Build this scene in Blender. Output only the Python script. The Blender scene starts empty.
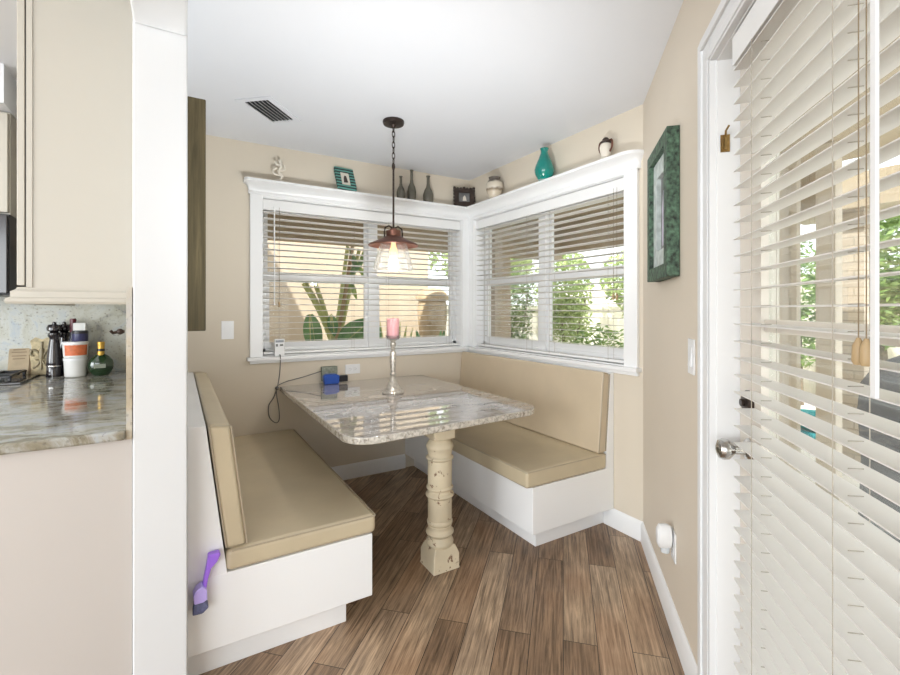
import bpy, bmesh, math, random
from mathutils import Vector, Matrix
random.seed(7)
sc = bpy.context.scene
COL = sc.collection
PI = math.pi

# ------------------------------------------------------------------ camera, sky, sun, light, exposure
cam_d = bpy.data.cameras.new('camera')
cam_d.sensor_width = 36.0
cam_d.lens = 453.0 / 900.0 * 36.0
cam_d.shift_y = -28.5 / 900.0
cam_d.clip_start = 0.02
cam = bpy.data.objects.new('camera', cam_d)
COL.objects.link(cam)
cam.location = (0, 0, 1.305)
cam.rotation_euler = (PI / 2, 0, -math.radians(30.96))
sc.camera = cam

world = bpy.data.worlds.new('sky')
sc.world = world
world.use_nodes = True
wn = world.node_tree.nodes
wl = world.node_tree.links
bg = wn['Background']
bg.inputs['Color'].default_value = (0.93, 0.96, 1.0, 1)
bg.inputs['Strength'].default_value = 2.2

sun_d = bpy.data.lights.new('sun', 'SUN')
sun_d.energy = 7.8
sun_d.angle = math.radians(0.8)
sun_d.color = (1.0, 0.95, 0.89)
sun = bpy.data.objects.new('sun', sun_d)
COL.objects.link(sun)
sun.rotation_euler = Vector((-0.40, -0.36, 0.84)).to_track_quat('Z', 'Y').to_euler()

def area(name, loc, target, sx, sy, power, color=(1, 1, 1)):
    d = bpy.data.lights.new(name, 'AREA')
    d.shape = 'RECTANGLE'
    d.size, d.size_y = sx, sy
    d.energy = power
    d.color = color
    o = bpy.data.objects.new(name, d)
    COL.objects.link(o)
    o.location = loc
    o.rotation_euler = (Vector(loc) - Vector(target)).to_track_quat('Z', 'Y').to_euler()
    return o
# three unseen area panels, added as fill to brighten the nook and kitchen
area('rear_fill_panel', (-3.0, -2.8, 1.5), (0.7, 1.7, 1.0), 3.2, 2.2, 150, (0.90, 0.96, 1.0))  # added fill from behind the camera, no window there
area('left_fill_panel', (-4.9, 0.3, 1.5), (1.6, 1.1, 0.7), 3.0, 2.0, 200, (0.90, 0.96, 1.0))  # added fill from the left for the diagonal wall and door
area('kitchen_top_fill', (-1.4, 1.6, 2.44), (-1.4, 1.6, 0), 1.2, 2.4, 10, (1.0, 0.99, 0.97))  # added fill over the kitchen, no fixture there
# spot added as fill, aimed up to brighten the ceiling of the nook
fill_d = bpy.data.lights.new('nook_ceiling_fill', 'SPOT')
fill_d.energy = 92
fill_d.color = (0.92, 0.97, 1.0)
fill_d.spot_size = math.radians(130)
fill_d.spot_blend = 1.0
fill_d.shadow_soft_size = 0.15
fl = bpy.data.objects.new('nook_ceiling_fill', fill_d)
COL.objects.link(fl)
fl.location = (0.62, 1.38, 0.90)
fl.rotation_euler = (Vector(fl.location) - Vector((1.0, 2.5, 2.455))).to_track_quat('Z', 'Y').to_euler()

sc.view_settings.view_transform = 'Standard'
sc.view_settings.look = 'None'
sc.view_settings.gamma = 1.0
sc.view_settings.use_curve_mapping = False
sc.view_settings.exposure = 0.22
sc.cycles.use_denoising = True
sc.cycles.max_bounces = 10
sc.cycles.diffuse_bounces = 5
sc.cycles.transparent_max_bounces = 24
sc.cycles.caustics_reflective = False
sc.cycles.caustics_refractive = False
sc.cycles.sample_clamp_indirect = 6.0

# ------------------------------------------------------------------ materials
def new_mat(name):
    m = bpy.data.materials.new(name)
    m.use_nodes = True
    return m, m.node_tree.nodes, m.node_tree.links, m.node_tree.nodes['Principled BSDF']

def mat(name, col, rough=0.5, metal=0.0, var=0.06, vscale=6.0, bump=0.0, bscale=60.0, coat=0.0, spec=None):
    m, n, l, b = new_mat(name)
    b.inputs['Roughness'].default_value = rough
    b.inputs['Metallic'].default_value = metal
    if coat:
        b.inputs['Coat Weight'].default_value = coat
        b.inputs['Coat Roughness'].default_value = 0.1
    if spec is not None:
        b.inputs['Specular IOR Level'].default_value = spec
    tc = n.new('ShaderNodeTexCoord')
    nz = n.new('ShaderNodeTexNoise')
    nz.inputs['Scale'].default_value = vscale
    nz.inputs['Detail'].default_value = 4
    l.new(tc.outputs['Object'], nz.inputs['Vector'])
    r = n.new('ShaderNodeValToRGB')
    r.color_ramp.elements[0].position = 0.3
    r.color_ramp.elements[1].position = 0.7
    r.color_ramp.elements[0].color = tuple(c * (1 - var) for c in col) + (1,)
    r.color_ramp.elements[1].color = tuple(min(1, c * (1 + var)) for c in col) + (1,)
    l.new(nz.outputs['Fac'], r.inputs['Fac'])
    l.new(r.outputs['Color'], b.inputs['Base Color'])
    if bump:
        n2 = n.new('ShaderNodeTexNoise')
        n2.inputs['Scale'].default_value = bscale
        n2.inputs['Detail'].default_value = 3
        l.new(tc.outputs['Object'], n2.inputs['Vector'])
        bp = n.new('ShaderNodeBump')
        bp.inputs['Strength'].default_value = bump
        bp.inputs['Distance'].default_value = 0.01
        l.new(n2.outputs['Fac'], bp.inputs['Height'])
        l.new(bp.outputs['Normal'], b.inputs['Normal'])
    return m

def mix_rgb(n, l, fac, a, b, mode='MIX'):
    x = n.new('ShaderNodeMix')
    x.data_type = 'RGBA'
    x.blend_type = mode
    if isinstance(fac, (int, float)):
        x.inputs[0].default_value = fac
    else:
        l.new(fac, x.inputs[0])
    for s, v in ((6, a), (7, b)):
        if isinstance(v, tuple):
            x.inputs[s].default_value = v + ((1,) if len(v) == 3 else ())
        else:
            l.new(v, x.inputs[s])
    return x.outputs[2]

def ramp(n, l, src, stops, interp='LINEAR'):
    r = n.new('ShaderNodeValToRGB')
    r.color_ramp.interpolation = interp
    while len(r.color_ramp.elements) < len(stops):
        r.color_ramp.elements.new(0.5)
    for e, (p, c) in zip(r.color_ramp.elements, stops):
        e.position = p
        e.color = c + (1,) if len(c) == 3 else c
    l.new(src, r.inputs['Fac'])
    return r.outputs['Color']

def noise(n, l, vec, scale, detail=4, rough=0.55, dist=0.0):
    x = n.new('ShaderNodeTexNoise')
    x.inputs['Scale'].default_value = scale
    x.inputs['Detail'].default_value = detail
    x.inputs['Roughness'].default_value = rough
    x.inputs['Distortion'].default_value = dist
    l.new(vec, x.inputs['Vector'])
    return x.outputs['Fac']

def mapped(n, l, scale=(1, 1, 1), rot=(0, 0, 0)):
    tc = n.new('ShaderNodeTexCoord')
    mp = n.new('ShaderNodeMapping')
    mp.inputs['Scale'].default_value = scale
    mp.inputs['Rotation'].default_value = rot
    l.new(tc.outputs['Object'], mp.inputs['Vector'])
    return mp.outputs['Vector']

def floor_mat():
    m, n, l, b = new_mat('weathered wood planks')
    v = mapped(n, l, rot=(0, 0, -PI / 4))
    br = n.new('ShaderNodeTexBrick')
    br.offset = 0.37
    br.offset_frequency = 2
    br.inputs['Scale'].default_value = 1.0
    br.inputs['Brick Width'].default_value = 0.92
    br.inputs['Row Height'].default_value = 0.128
    br.inputs['Mortar Size'].default_value = 0.0016
    br.inputs['Mortar Smooth'].default_value = 0.2
    br.inputs['Color1'].default_value = (0, 0, 0, 1)
    br.inputs['Color2'].default_value = (1, 1, 1, 1)
    br.inputs['Mortar'].default_value = (0.5, 0.5, 0.5, 1)
    l.new(v, br.inputs['Vector'])
    tone = ramp(n, l, br.outputs['Color'], [(0.0, (0.245, 0.155, 0.092)), (0.35, (0.33, 0.22, 0.136)), (0.7, (0.405, 0.285, 0.185)), (1.0, (0.49, 0.36, 0.245))])
    # grain runs along each plank; every plank gets its own offset
    ad = n.new('ShaderNodeVectorMath')
    ad.operation = 'MULTIPLY_ADD'
    l.new(br.outputs['Color'], ad.inputs[0])
    ad.inputs[1].default_value = (7, 13, 3)
    l.new(v, ad.inputs[2])
    g = n.new('ShaderNodeMapping')
    g.inputs['Scale'].default_value = (2.6, 60, 1)
    l.new(ad.outputs[0], g.inputs['Vector'])
    gr = noise(n, l, g.outputs['Vector'], 1.6, 8, 0.68, 0.6)
    grain = ramp(n, l, gr, [(0.30, (0.22, 0.20, 0.19)), (0.44, (0.70, 0.69, 0.68)), (0.56, (1.15, 1.15, 1.15)), (0.74, (1.75, 1.74, 1.74))])
    c1 = mix_rgb(n, l, 1.0, tone, grain, 'MULTIPLY')
    big = noise(n, l, ad.outputs[0], 2.6, 4)
    blot = ramp(n, l, big, [(0.35, (0.62, 0.60, 0.60)), (0.6, (1.1, 1.1, 1.1))])
    c2 = mix_rgb(n, l, 0.8, c1, blot, 'MULTIPLY')
    rust = ramp(n, l, noise(n, l, ad.outputs[0], 1.3, 2), [(0.56, (0, 0, 0)), (0.74, (0.5, 0.5, 0.5))])
    c3 = mix_rgb(n, l, rust, c2, (0.27, 0.12, 0.05))
    c4 = mix_rgb(n, l, br.outputs['Fac'], c3, (0.035, 0.024, 0.018))
    l.new(c4, b.inputs['Base Color'])
    b.inputs['Roughness'].default_value = 0.42
    bp = n.new('ShaderNodeBump')
    bp.inputs['Strength'].default_value = 0.25
    bp.inputs['Distance'].default_value = 0.004
    l.new(gr, bp.inputs['Height'])
    l.new(bp.outputs['Normal'], b.inputs['Normal'])
    return m

def granite(name, base, dark, warm, blue, streak=1.0, rough=0.07, speck=0.6):
    m, n, l, b = new_mat(name)
    v = mapped(n, l, scale=(1, streak, 1), rot=(0, 0, 0.5))
    vo = mapped(n, l)
    f1 = noise(n, l, v, 5, 8, 0.65, 1.2)
    c = ramp(n, l, f1, [(0.28, dark), (0.42, warm), (0.52, base), (0.66, blue), (0.8, base)])
    sp = noise(n, l, vo, 70, 3, 0.7)
    s1 = ramp(n, l, sp, [(0.30, (0.25, 0.22, 0.2)), (0.42, (1, 1, 1))])
    c = mix_rgb(n, l, speck, c, s1, 'MULTIPLY')
    vr = n.new('ShaderNodeTexVoronoi')
    vr.inputs['Scale'].default_value = 38
    l.new(vo, vr.inputs['Vector'])
    s2 = ramp(n, l, vr.outputs['Distance'], [(0.10, (0.18, 0.15, 0.14)), (0.24, (1, 1, 1))])
    c = mix_rgb(n, l, speck * 0.7, c, s2, 'MULTIPLY')
    l.new(c, b.inputs['Base Color'])
    b.inputs['Roughness'].default_value = rough
    return m

def table_mat():
    m, n, l, b = new_mat('polished table granite')
    v = mapped(n, l, scale=(1.6, 5.0, 1), rot=(0, 0, 0.10))
    vo = mapped(n, l)
    f1 = noise(n, l, v, 2.6, 9, 0.62, 0.9)
    c = ramp(n, l, f1, [(0.25, (0.19, 0.165, 0.145)), (0.42, (0.36, 0.32, 0.295)), (0.55, (0.47, 0.435, 0.405)), (0.75, (0.64, 0.61, 0.58))])
    s = ramp(n, l, noise(n, l, vo, 90, 3, 0.7), [(0.33, (0.45, 0.42, 0.4)), (0.46, (1, 1, 1))])
    c = mix_rgb(n, l, 0.6, c, s, 'MULTIPLY')
    # rough chiselled edge shows lighter stone with dark mineral veins
    ge = n.new('ShaderNodeNewGeometry')
    sx = n.new('ShaderNodeSeparateXYZ')
    l.new(ge.outputs['Normal'], sx.inputs[0])
    edge = ramp(n, l, sx.outputs['Z'], [(0.55, (1, 1, 1)), (0.8, (0, 0, 0))])
    ve = n.new('ShaderNodeTexVoronoi')
    ve.feature = 'DISTANCE_TO_EDGE'
    ve.inputs['Scale'].default_value = 30
    l.new(vo, ve.inputs['Vector'])
    es = ramp(n, l, ve.outputs['Distance'], [(0.0, (0.50, 0.47, 0.41)), (0.2, (0.66, 0.62, 0.55))])
    es = mix_rgb(n, l, 0.8, es, ramp(n, l, noise(n, l, vo, 45, 4, 0.7, 1.0), [(0.38, (0.35, 0.31, 0.27)), (0.52, (1, 1, 1))]), 'MULTIPLY')
    c = mix_rgb(n, l, edge, c, es)
    l.new(c, b.inputs['Base Color'])
    b.inputs['Roughness'].default_value = 0.04
    b.inputs['IOR'].default_value = 1.5
    b.inputs['Coat Weight'].default_value = 0.8
    b.inputs['Coat IOR'].default_value = 1.5
    b.inputs['Coat Roughness'].default_value = 0.03
    return m

def chipped_paint(name, paint, wood):
    m, n, l, b = new_mat(name)
    v = mapped(n, l)
    f = noise(n, l, v, 14, 8, 0.7, 0.5)
    z = n.new('ShaderNodeSeparateXYZ')
    l.new(v, z.inputs[0])
    msk = ramp(n, l, f, [(0.60, (0, 0, 0)), (0.62, (1, 1, 1))])
    stain = ramp(n, l, noise(n, l, v, 5, 4), [(0.35, tuple(c * 0.84 for c in paint)), (0.65, paint)])
    c = mix_rgb(n, l, msk, stain, wood)
    l.new(c, b.inputs['Base Color'])
    b.inputs['Roughness'].default_value = 0.55
    bp = n.new('ShaderNodeBump')
    bp.inputs['Strength'].default_value = 0.5
    bp.inputs['Distance'].default_value = 0.003
    bp.invert = True
    l.new(msk, bp.inputs['Height'])
    l.new(bp.outputs['Normal'], b.inputs['Normal'])
    return m

def grain_wood(name, c0, c1, axis='Z', rough=0.7):
    m, n, l, b = new_mat(name)
    sc_ = {'Z': (40, 40, 2), 'X': (2, 40, 40), 'Y': (40, 2, 40)}[axis]
    f = noise(n, l, mapped(n, l, scale=sc_), 1.3, 6, 0.65, 0.4)
    l.new(ramp(n, l, f, [(0.3, c0), (0.7, c1)]), b.inputs['Base Color'])
    b.inputs['Roughness'].default_value = rough
    return m

def glass(name, tint=(1, 1, 1), refl=0.08, rough=0.0, fres=0.22, haze=0.0):
    m = bpy.data.materials.new(name)
    m.use_nodes = True
    n, l = m.node_tree.nodes, m.node_tree.links
    n.remove(n['Principled BSDF'])
    out = n['Material Output']
    tr = n.new('ShaderNodeBsdfTransparent')
    tr.inputs['Color'].default_value = tint + (1,)
    gl = n.new('ShaderNodeBsdfGlossy')
    gl.inputs['Roughness'].default_value = rough
    fr = n.new('ShaderNodeLayerWeight')
    fr.inputs['Blend'].default_value = 0.25
    mu = n.new('ShaderNodeMath')
    mu.operation = 'MULTIPLY_ADD'
    mu.inputs[1].default_value = fres
    mu.inputs[2].default_value = refl * 0.4
    mu.use_clamp = True
    l.new(fr.outputs['Fresnel'], mu.inputs[0])
    mx = n.new('ShaderNodeMixShader')
    l.new(mu.outputs[0], mx.inputs[0])
    l.new(tr.outputs[0], mx.inputs[1])
    l.new(gl.outputs[0], mx.inputs[2])
    if haze:
        df = n.new('ShaderNodeBsdfDiffuse')
        df.inputs['Color'].default_value = (0.9, 0.9, 0.9, 1)
        m2 = n.new('ShaderNodeMixShader')
        m2.inputs[0].default_value = haze
        l.new(mx.outputs[0], m2.inputs[1])
        l.new(df.outputs[0], m2.inputs[2])
        l.new(m2.outputs[0], out.inputs['Surface'])
    else:
        l.new(mx.outputs[0], out.inputs['Surface'])
    return m

def emit(name, col, st):
    m, n, l, b = new_mat(name)
    b.inputs['Base Color'].default_value = col + (1,)
    b.inputs['Emission Color'].default_value = col + (1,)
    b.inputs['Emission Strength'].default_value = st
    return m

def leaf_mat(name, c0, c1, rough=0.45, trans=0.3):
    m, n, l, b = new_mat(name)
    f = noise(n, l, mapped(n, l), 9, 3)
    c = ramp(n, l, f, [(0.3, c0), (0.7, c1)])
    l.new(c, b.inputs['Base Color'])
    b.inputs['Roughness'].default_value = rough
    t = n.new('ShaderNodeBsdfTranslucent')
    l.new(c, t.inputs['Color'])
    mx = n.new('ShaderNodeMixShader')
    mx.inputs[0].default_value = trans
    l.new(b.outputs[0], mx.inputs[1])
    l.new(t.outputs[0], mx.inputs[2])
    l.new(mx.outputs[0], n['Material Output'].inputs['Surface'])
    return m

def slat_mat(name, col):
    m, n, l, b = new_mat(name)
    f = noise(n, l, mapped(n, l, scale=(1, 1, 1)), 3, 2)
    c = ramp(n, l, f, [(0.3, tuple(x * 0.98 for x in col)), (0.7, col)])
    l.new(c, b.inputs['Base Color'])
    b.inputs['Roughness'].default_value = 0.35
    t = n.new('ShaderNodeBsdfTranslucent')
    t.inputs['Color'].default_value = (0.9, 0.82, 0.68, 1)
    mx = n.new('ShaderNodeMixShader')
    mx.inputs[0].default_value = 0.12
    l.new(b.outputs[0], mx.inputs[1])
    l.new(t.outputs[0], mx.inputs[2])
    l.new(mx.outputs[0], n['Material Output'].inputs['Surface'])
    return m

def brick_mat(name, c1, c2, mortar, w=0.22, h=0.075):
    m, n, l, b = new_mat(name)
    tc = n.new('ShaderNodeTexCoord')
    se = n.new('ShaderNodeSeparateXYZ')
    l.new(tc.outputs['Object'], se.inputs[0])
    ad = n.new('ShaderNodeMath')
    l.new(se.outputs['X'], ad.inputs[0])
    l.new(se.outputs['Y'], ad.inputs[1])
    cb = n.new('ShaderNodeCombineXYZ')
    l.new(ad.outputs[0], cb.inputs['X'])
    l.new(se.outputs['Z'], cb.inputs['Y'])
    br = n.new('ShaderNodeTexBrick')
    br.inputs['Scale'].default_value = 1
    br.inputs['Brick Width'].default_value = w
    br.inputs['Row Height'].default_value = h
    br.inputs['Mortar Size'].default_value = 0.006
    br.inputs['Color1'].default_value = c1 + (1,)
    br.inputs['Color2'].default_value = c2 + (1,)
    br.inputs['Mortar'].default_value = mortar + (1,)
    l.new(cb.outputs[0], br.inputs['Vector'])
    l.new(br.outputs['Color'], b.inputs['Base Color'])
    b.inputs['Roughness'].default_value = 0.8
    return m

def stripe_mat(name, c1, c2, scale, axis='X', rough=0.5):
    m, n, l, b = new_mat(name)
    w = n.new('ShaderNodeTexWave')
    w.bands_direction = axis
    w.inputs['Scale'].default_value = scale
    w.inputs['Distortion'].default_value = 1.0
    w.inputs['Detail'].default_value = 2
    tc = n.new('ShaderNodeTexCoord')
    l.new(tc.outputs['Object'], w.inputs['Vector'])
    l.new(ramp(n, l, w.outputs['Fac'], [(0.42, c1), (0.58, c2)]), b.inputs['Base Color'])
    b.inputs['Roughness'].default_value = rough
    return m

M = dict(
    wall=mat('tan wall paint', (0.67, 0.60, 0.495), 0.75, var=0.015, vscale=2, bump=0.05, bscale=120),
    diag=mat('tan wall paint of the diagonal wall', (0.67, 0.595, 0.495), 0.6, var=0.015, vscale=2, bump=0.05, bscale=120),
    ceil=mat('ceiling paint', (0.735, 0.745, 0.775), 0.9, var=0.01, vscale=2),
    white=mat('white gloss paint', (0.83, 0.835, 0.84), 0.35, var=0.01, vscale=3),
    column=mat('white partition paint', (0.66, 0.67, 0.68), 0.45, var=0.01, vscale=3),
    casing=mat('white door casing paint', (0.73, 0.735, 0.74), 0.35, var=0.01, vscale=3),
    panel=mat('white cabinet paint', (0.88, 0.885, 0.89), 0.4, var=0.01, vscale=3),
    cream=mat('cream cabinet paint', (0.49, 0.46, 0.40), 0.4, var=0.012, vscale=2),
    creamp=mat('grey cream panel paint', (0.51, 0.475, 0.445), 0.5, var=0.012, vscale=2),
    vinyl=mat('beige vinyl', (0.56, 0.475, 0.33), 0.33, var=0.05, vscale=5, bump=0.35, bscale=7),
    vinyl2=mat('beige vinyl back', (0.58, 0.48, 0.345), 0.36, var=0.04, vscale=5, bump=0.3, bscale=6),
    pipe=mat('beige piping', (0.43, 0.36, 0.26), 0.4),
    floor=floor_mat(),
    table=table_mat(),
    counter=granite('counter granite', (0.40, 0.40, 0.37), (0.09, 0.085, 0.08), (0.24, 0.215, 0.155), (0.40, 0.43, 0.48), 1.9),
    splash=granite('backsplash granite', (0.50, 0.51, 0.46), (0.26, 0.27, 0.27), (0.45, 0.44, 0.36), (0.36, 0.41, 0.47), 1.0, 0.25),
    strip=granite('granite edge', (0.50, 0.46, 0.38), (0.3, 0.26, 0.2), (0.45, 0.38, 0.27), (0.45, 0.44, 0.42), 1.0, 0.4),
    pillar=chipped_paint('chipped cream paint', (0.66, 0.57, 0.41), (0.20, 0.11, 0.06)),
    bronze=mat('dark bronze', (0.055, 0.04, 0.034), 0.4, 0.8),
    copper=mat('aged copper', (0.20, 0.095, 0.07), 0.38, 0.85, var=0.25, vscale=25),
    silver=mat('mercury silver', (0.56, 0.52, 0.46), 0.38, 0.6, var=0.25, vscale=60),
    chrome=mat('satin nickel', (0.55, 0.54, 0.52), 0.22, 1.0),
    brass=mat('aged brass', (0.35, 0.23, 0.09), 0.3, 1.0, var=0.3, vscale=60),
    candle=mat('pink wax', (0.58, 0.30, 0.31), 0.5, var=0.08, vscale=20),
    slat=slat_mat('blind slat', (0.80, 0.785, 0.76)),
    blindw=mat('blind white', (0.80, 0.80, 0.795), 0.35, var=0.01),
    cord=mat('blind cord', (0.40, 0.36, 0.30), 0.8),
    dcord=mat('shaded tan cord', (0.24, 0.18, 0.11), 0.8),
    tassel=mat('tan plastic tassel', (0.42, 0.30, 0.16), 0.5),
    glass=glass('window glass', (0.97, 0.99, 0.98), 0.06),
    cglass=glass('clear lamp glass', (0.98, 0.985, 0.985), 0.3, 0.05, 0.4, 0.02),
    bulb=emit('warm filament bulb', (1.0, 0.60, 0.27), 1.5),
    black=mat('black plastic', (0.015, 0.015, 0.018), 0.35),
    lacq=mat('black lacquer', (0.018, 0.014, 0.016), 0.15, coat=0.5),
    plast=mat('white plastic', (0.78, 0.785, 0.79), 0.3, var=0.01),
    slot=mat('outlet slot dark', (0.12, 0.12, 0.12), 0.5),
    teal=mat('teal glazed glass', (0.0, 0.22, 0.185), 0.08, var=0.15, vscale=9, coat=0.6),
    pewter=mat('grey ceramic', (0.17, 0.16, 0.13), 0.25, 0.45, var=0.2, vscale=18),
    darkfr=mat('dark carved wood', (0.035, 0.022, 0.016), 0.4, var=0.4, vscale=40),
    coral=mat('white coral plaster', (0.74, 0.69, 0.60), 0.7),
    green=mat('distressed green wood', (0.05, 0.095, 0.06), 0.55, var=0.95, vscale=55, bump=0.3, bscale=45),
    greend=mat('dark green wood', (0.022, 0.06, 0.035), 0.5, var=0.5, vscale=30),
    mattew=mat('pale blue grey wood mat', (0.50, 0.55, 0.53), 0.6, var=0.25, vscale=25),
    art=mat('muted grey print', (0.17, 0.17, 0.17), 0.5, var=0.5, vscale=14),
    lilac=mat('pale lilac print', (0.48, 0.44, 0.54), 0.5, var=0.25, vscale=20),
    oldwood=grain_wood('weathered barn wood', (0.045, 0.034, 0.013), (0.135, 0.105, 0.050), 'Z'),
    purple=mat('purple plastic', (0.36, 0.17, 0.80), 0.3, var=0.05),
    lilacp=mat('pale purple plastic', (0.52, 0.42, 0.88), 0.3, var=0.05),
    bristle=mat('slate bristles', (0.12, 0.13, 0.24), 0.8, var=0.3, vscale=80),
    blue=mat('blue plastic', (0.02, 0.085, 0.42), 0.35),
    cardg=mat('grey green circuit card', (0.22, 0.24, 0.19), 0.5, var=0.35, vscale=60),
    olive=mat('olive green glass', (0.012, 0.035, 0.012), 0.08, coat=0.6),
    gold=mat('gold foil', (0.55, 0.33, 0.06), 0.35, 0.6, var=0.2, vscale=50),
    orange=mat('orange label', (0.62, 0.16, 0.06), 0.5, var=0.2, vscale=50),
    label=mat('white label', (0.72, 0.72, 0.70), 0.5, var=0.05),
    navy=mat('navy label', (0.03, 0.03, 0.09), 0.35),
    winec=mat('wine red capsule', (0.10, 0.012, 0.02), 0.3),
    ivory=mat('antique ivory plaster', (0.55, 0.46, 0.28), 0.6, var=0.3, vscale=40),
    tanwood=mat('pale engraved wood', (0.47, 0.37, 0.24), 0.6, var=0.1, vscale=20),
    engr=mat('engraving brown', (0.24, 0.17, 0.10), 0.7),
    steel=mat('appliance steel', (0.45, 0.46, 0.48), 0.3, 0.8),
    stucco=mat('tan stucco', (0.66, 0.55, 0.43), 0.85, var=0.05, vscale=3, bump=0.2, bscale=40),
    taupe=mat('taupe stucco', (0.40, 0.325, 0.235), 0.8, var=0.08, vscale=4),
    soffit=grain_wood('tan soffit boards', (0.36, 0.29, 0.20), (0.50, 0.41, 0.29), 'X'),
    siding=mat('beige siding', (0.66, 0.61, 0.54), 0.7, var=0.03, vscale=3),
    trimx=mat('beige exterior trim', (0.62, 0.56, 0.47), 0.6, var=0.03),
    brick=brick_mat('pale painted brick', (0.58, 0.51, 0.43), (0.50, 0.43, 0.35), (0.38, 0.33, 0.27)),
    patio=mat('pale patio concrete', (0.66, 0.62, 0.56), 0.8, var=0.07, vscale=4),
    water=mat('turquoise pool water', (0.02, 0.30, 0.33), 0.05, var=0.15, vscale=2),
    grass=mat('garden ground', (0.27, 0.30, 0.13), 0.9, var=0.3, vscale=8),
    cover=mat('charcoal grill cover fabric', (0.045, 0.05, 0.058), 0.6, var=0.25, vscale=9, bump=0.5, bscale=12),
    redc=mat('red cloth', (0.45, 0.07, 0.06), 0.8, var=0.3, vscale=30),
    leaf=leaf_mat('green leaves', (0.10, 0.21, 0.05), (0.34, 0.46, 0.14)),
    leafp=leaf_mat('pale green leaves', (0.27, 0.37, 0.13), (0.55, 0.62, 0.30)),
    leafd=leaf_mat('deep green leaves', (0.06, 0.19, 0.07), (0.20, 0.38, 0.16), 0.3, 0.2),
    stalk=leaf_mat('yellow green stalk', (0.36, 0.42, 0.13), (0.55, 0.56, 0.24), 0.4, 0.1),
    stalkb=leaf_mat('brown stalk', (0.32, 0.20, 0.10), (0.50, 0.38, 0.20), 0.6, 0.05),
    bark=mat('grey brown bark', (0.20, 0.16, 0.12), 0.9, var=0.3, vscale=20),
    urn=mat('tan terracotta', (0.44, 0.33, 0.21), 0.7, var=0.1, vscale=10),
    raft=mat('turquoise vinyl', (0.02, 0.36, 0.38), 0.3, var=0.1),
    strip_teal=stripe_mat('teal and dark striped frame', (0.02, 0.03, 0.03), (0.12, 0.34, 0.29), 13, 'Z'),
    jarp=None,
)
def jar_mat():
    m, n, l, b = new_mat('banded pottery glaze')
    v = mapped(n, l)
    se = n.new('ShaderNodeSeparateXYZ')
    l.new(v, se.inputs[0])
    ad = n.new('ShaderNodeMath')
    ad.operation = 'MULTIPLY_ADD'
    ad.inputs[1].default_value = 0.03
    l.new(noise(n, l, v, 30, 3), ad.inputs[0])
    l.new(se.outputs['Z'], ad.inputs[2])
    r = ramp(n, l, ad.outputs[0], [(0.0, (0.62, 0.55, 0.44)), (0.055, (0.60, 0.52, 0.40)), (0.075, (0.20, 0.15, 0.10)), (0.09, (0.70, 0.64, 0.54)), (0.125, (0.64, 0.57, 0.46)), (0.145, (0.12, 0.10, 0.085))])
    l.new(r, b.inputs['Base Color'])
    b.inputs['Roughness'].default_value = 0.25
    return m
M['jarp'] = jar_mat()

# ------------------------------------------------------------------ mesh helpers
def wm(o):
    return o.matrix_basis.copy() if o.parent is None else wm(o.parent) @ o.matrix_basis

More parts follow.
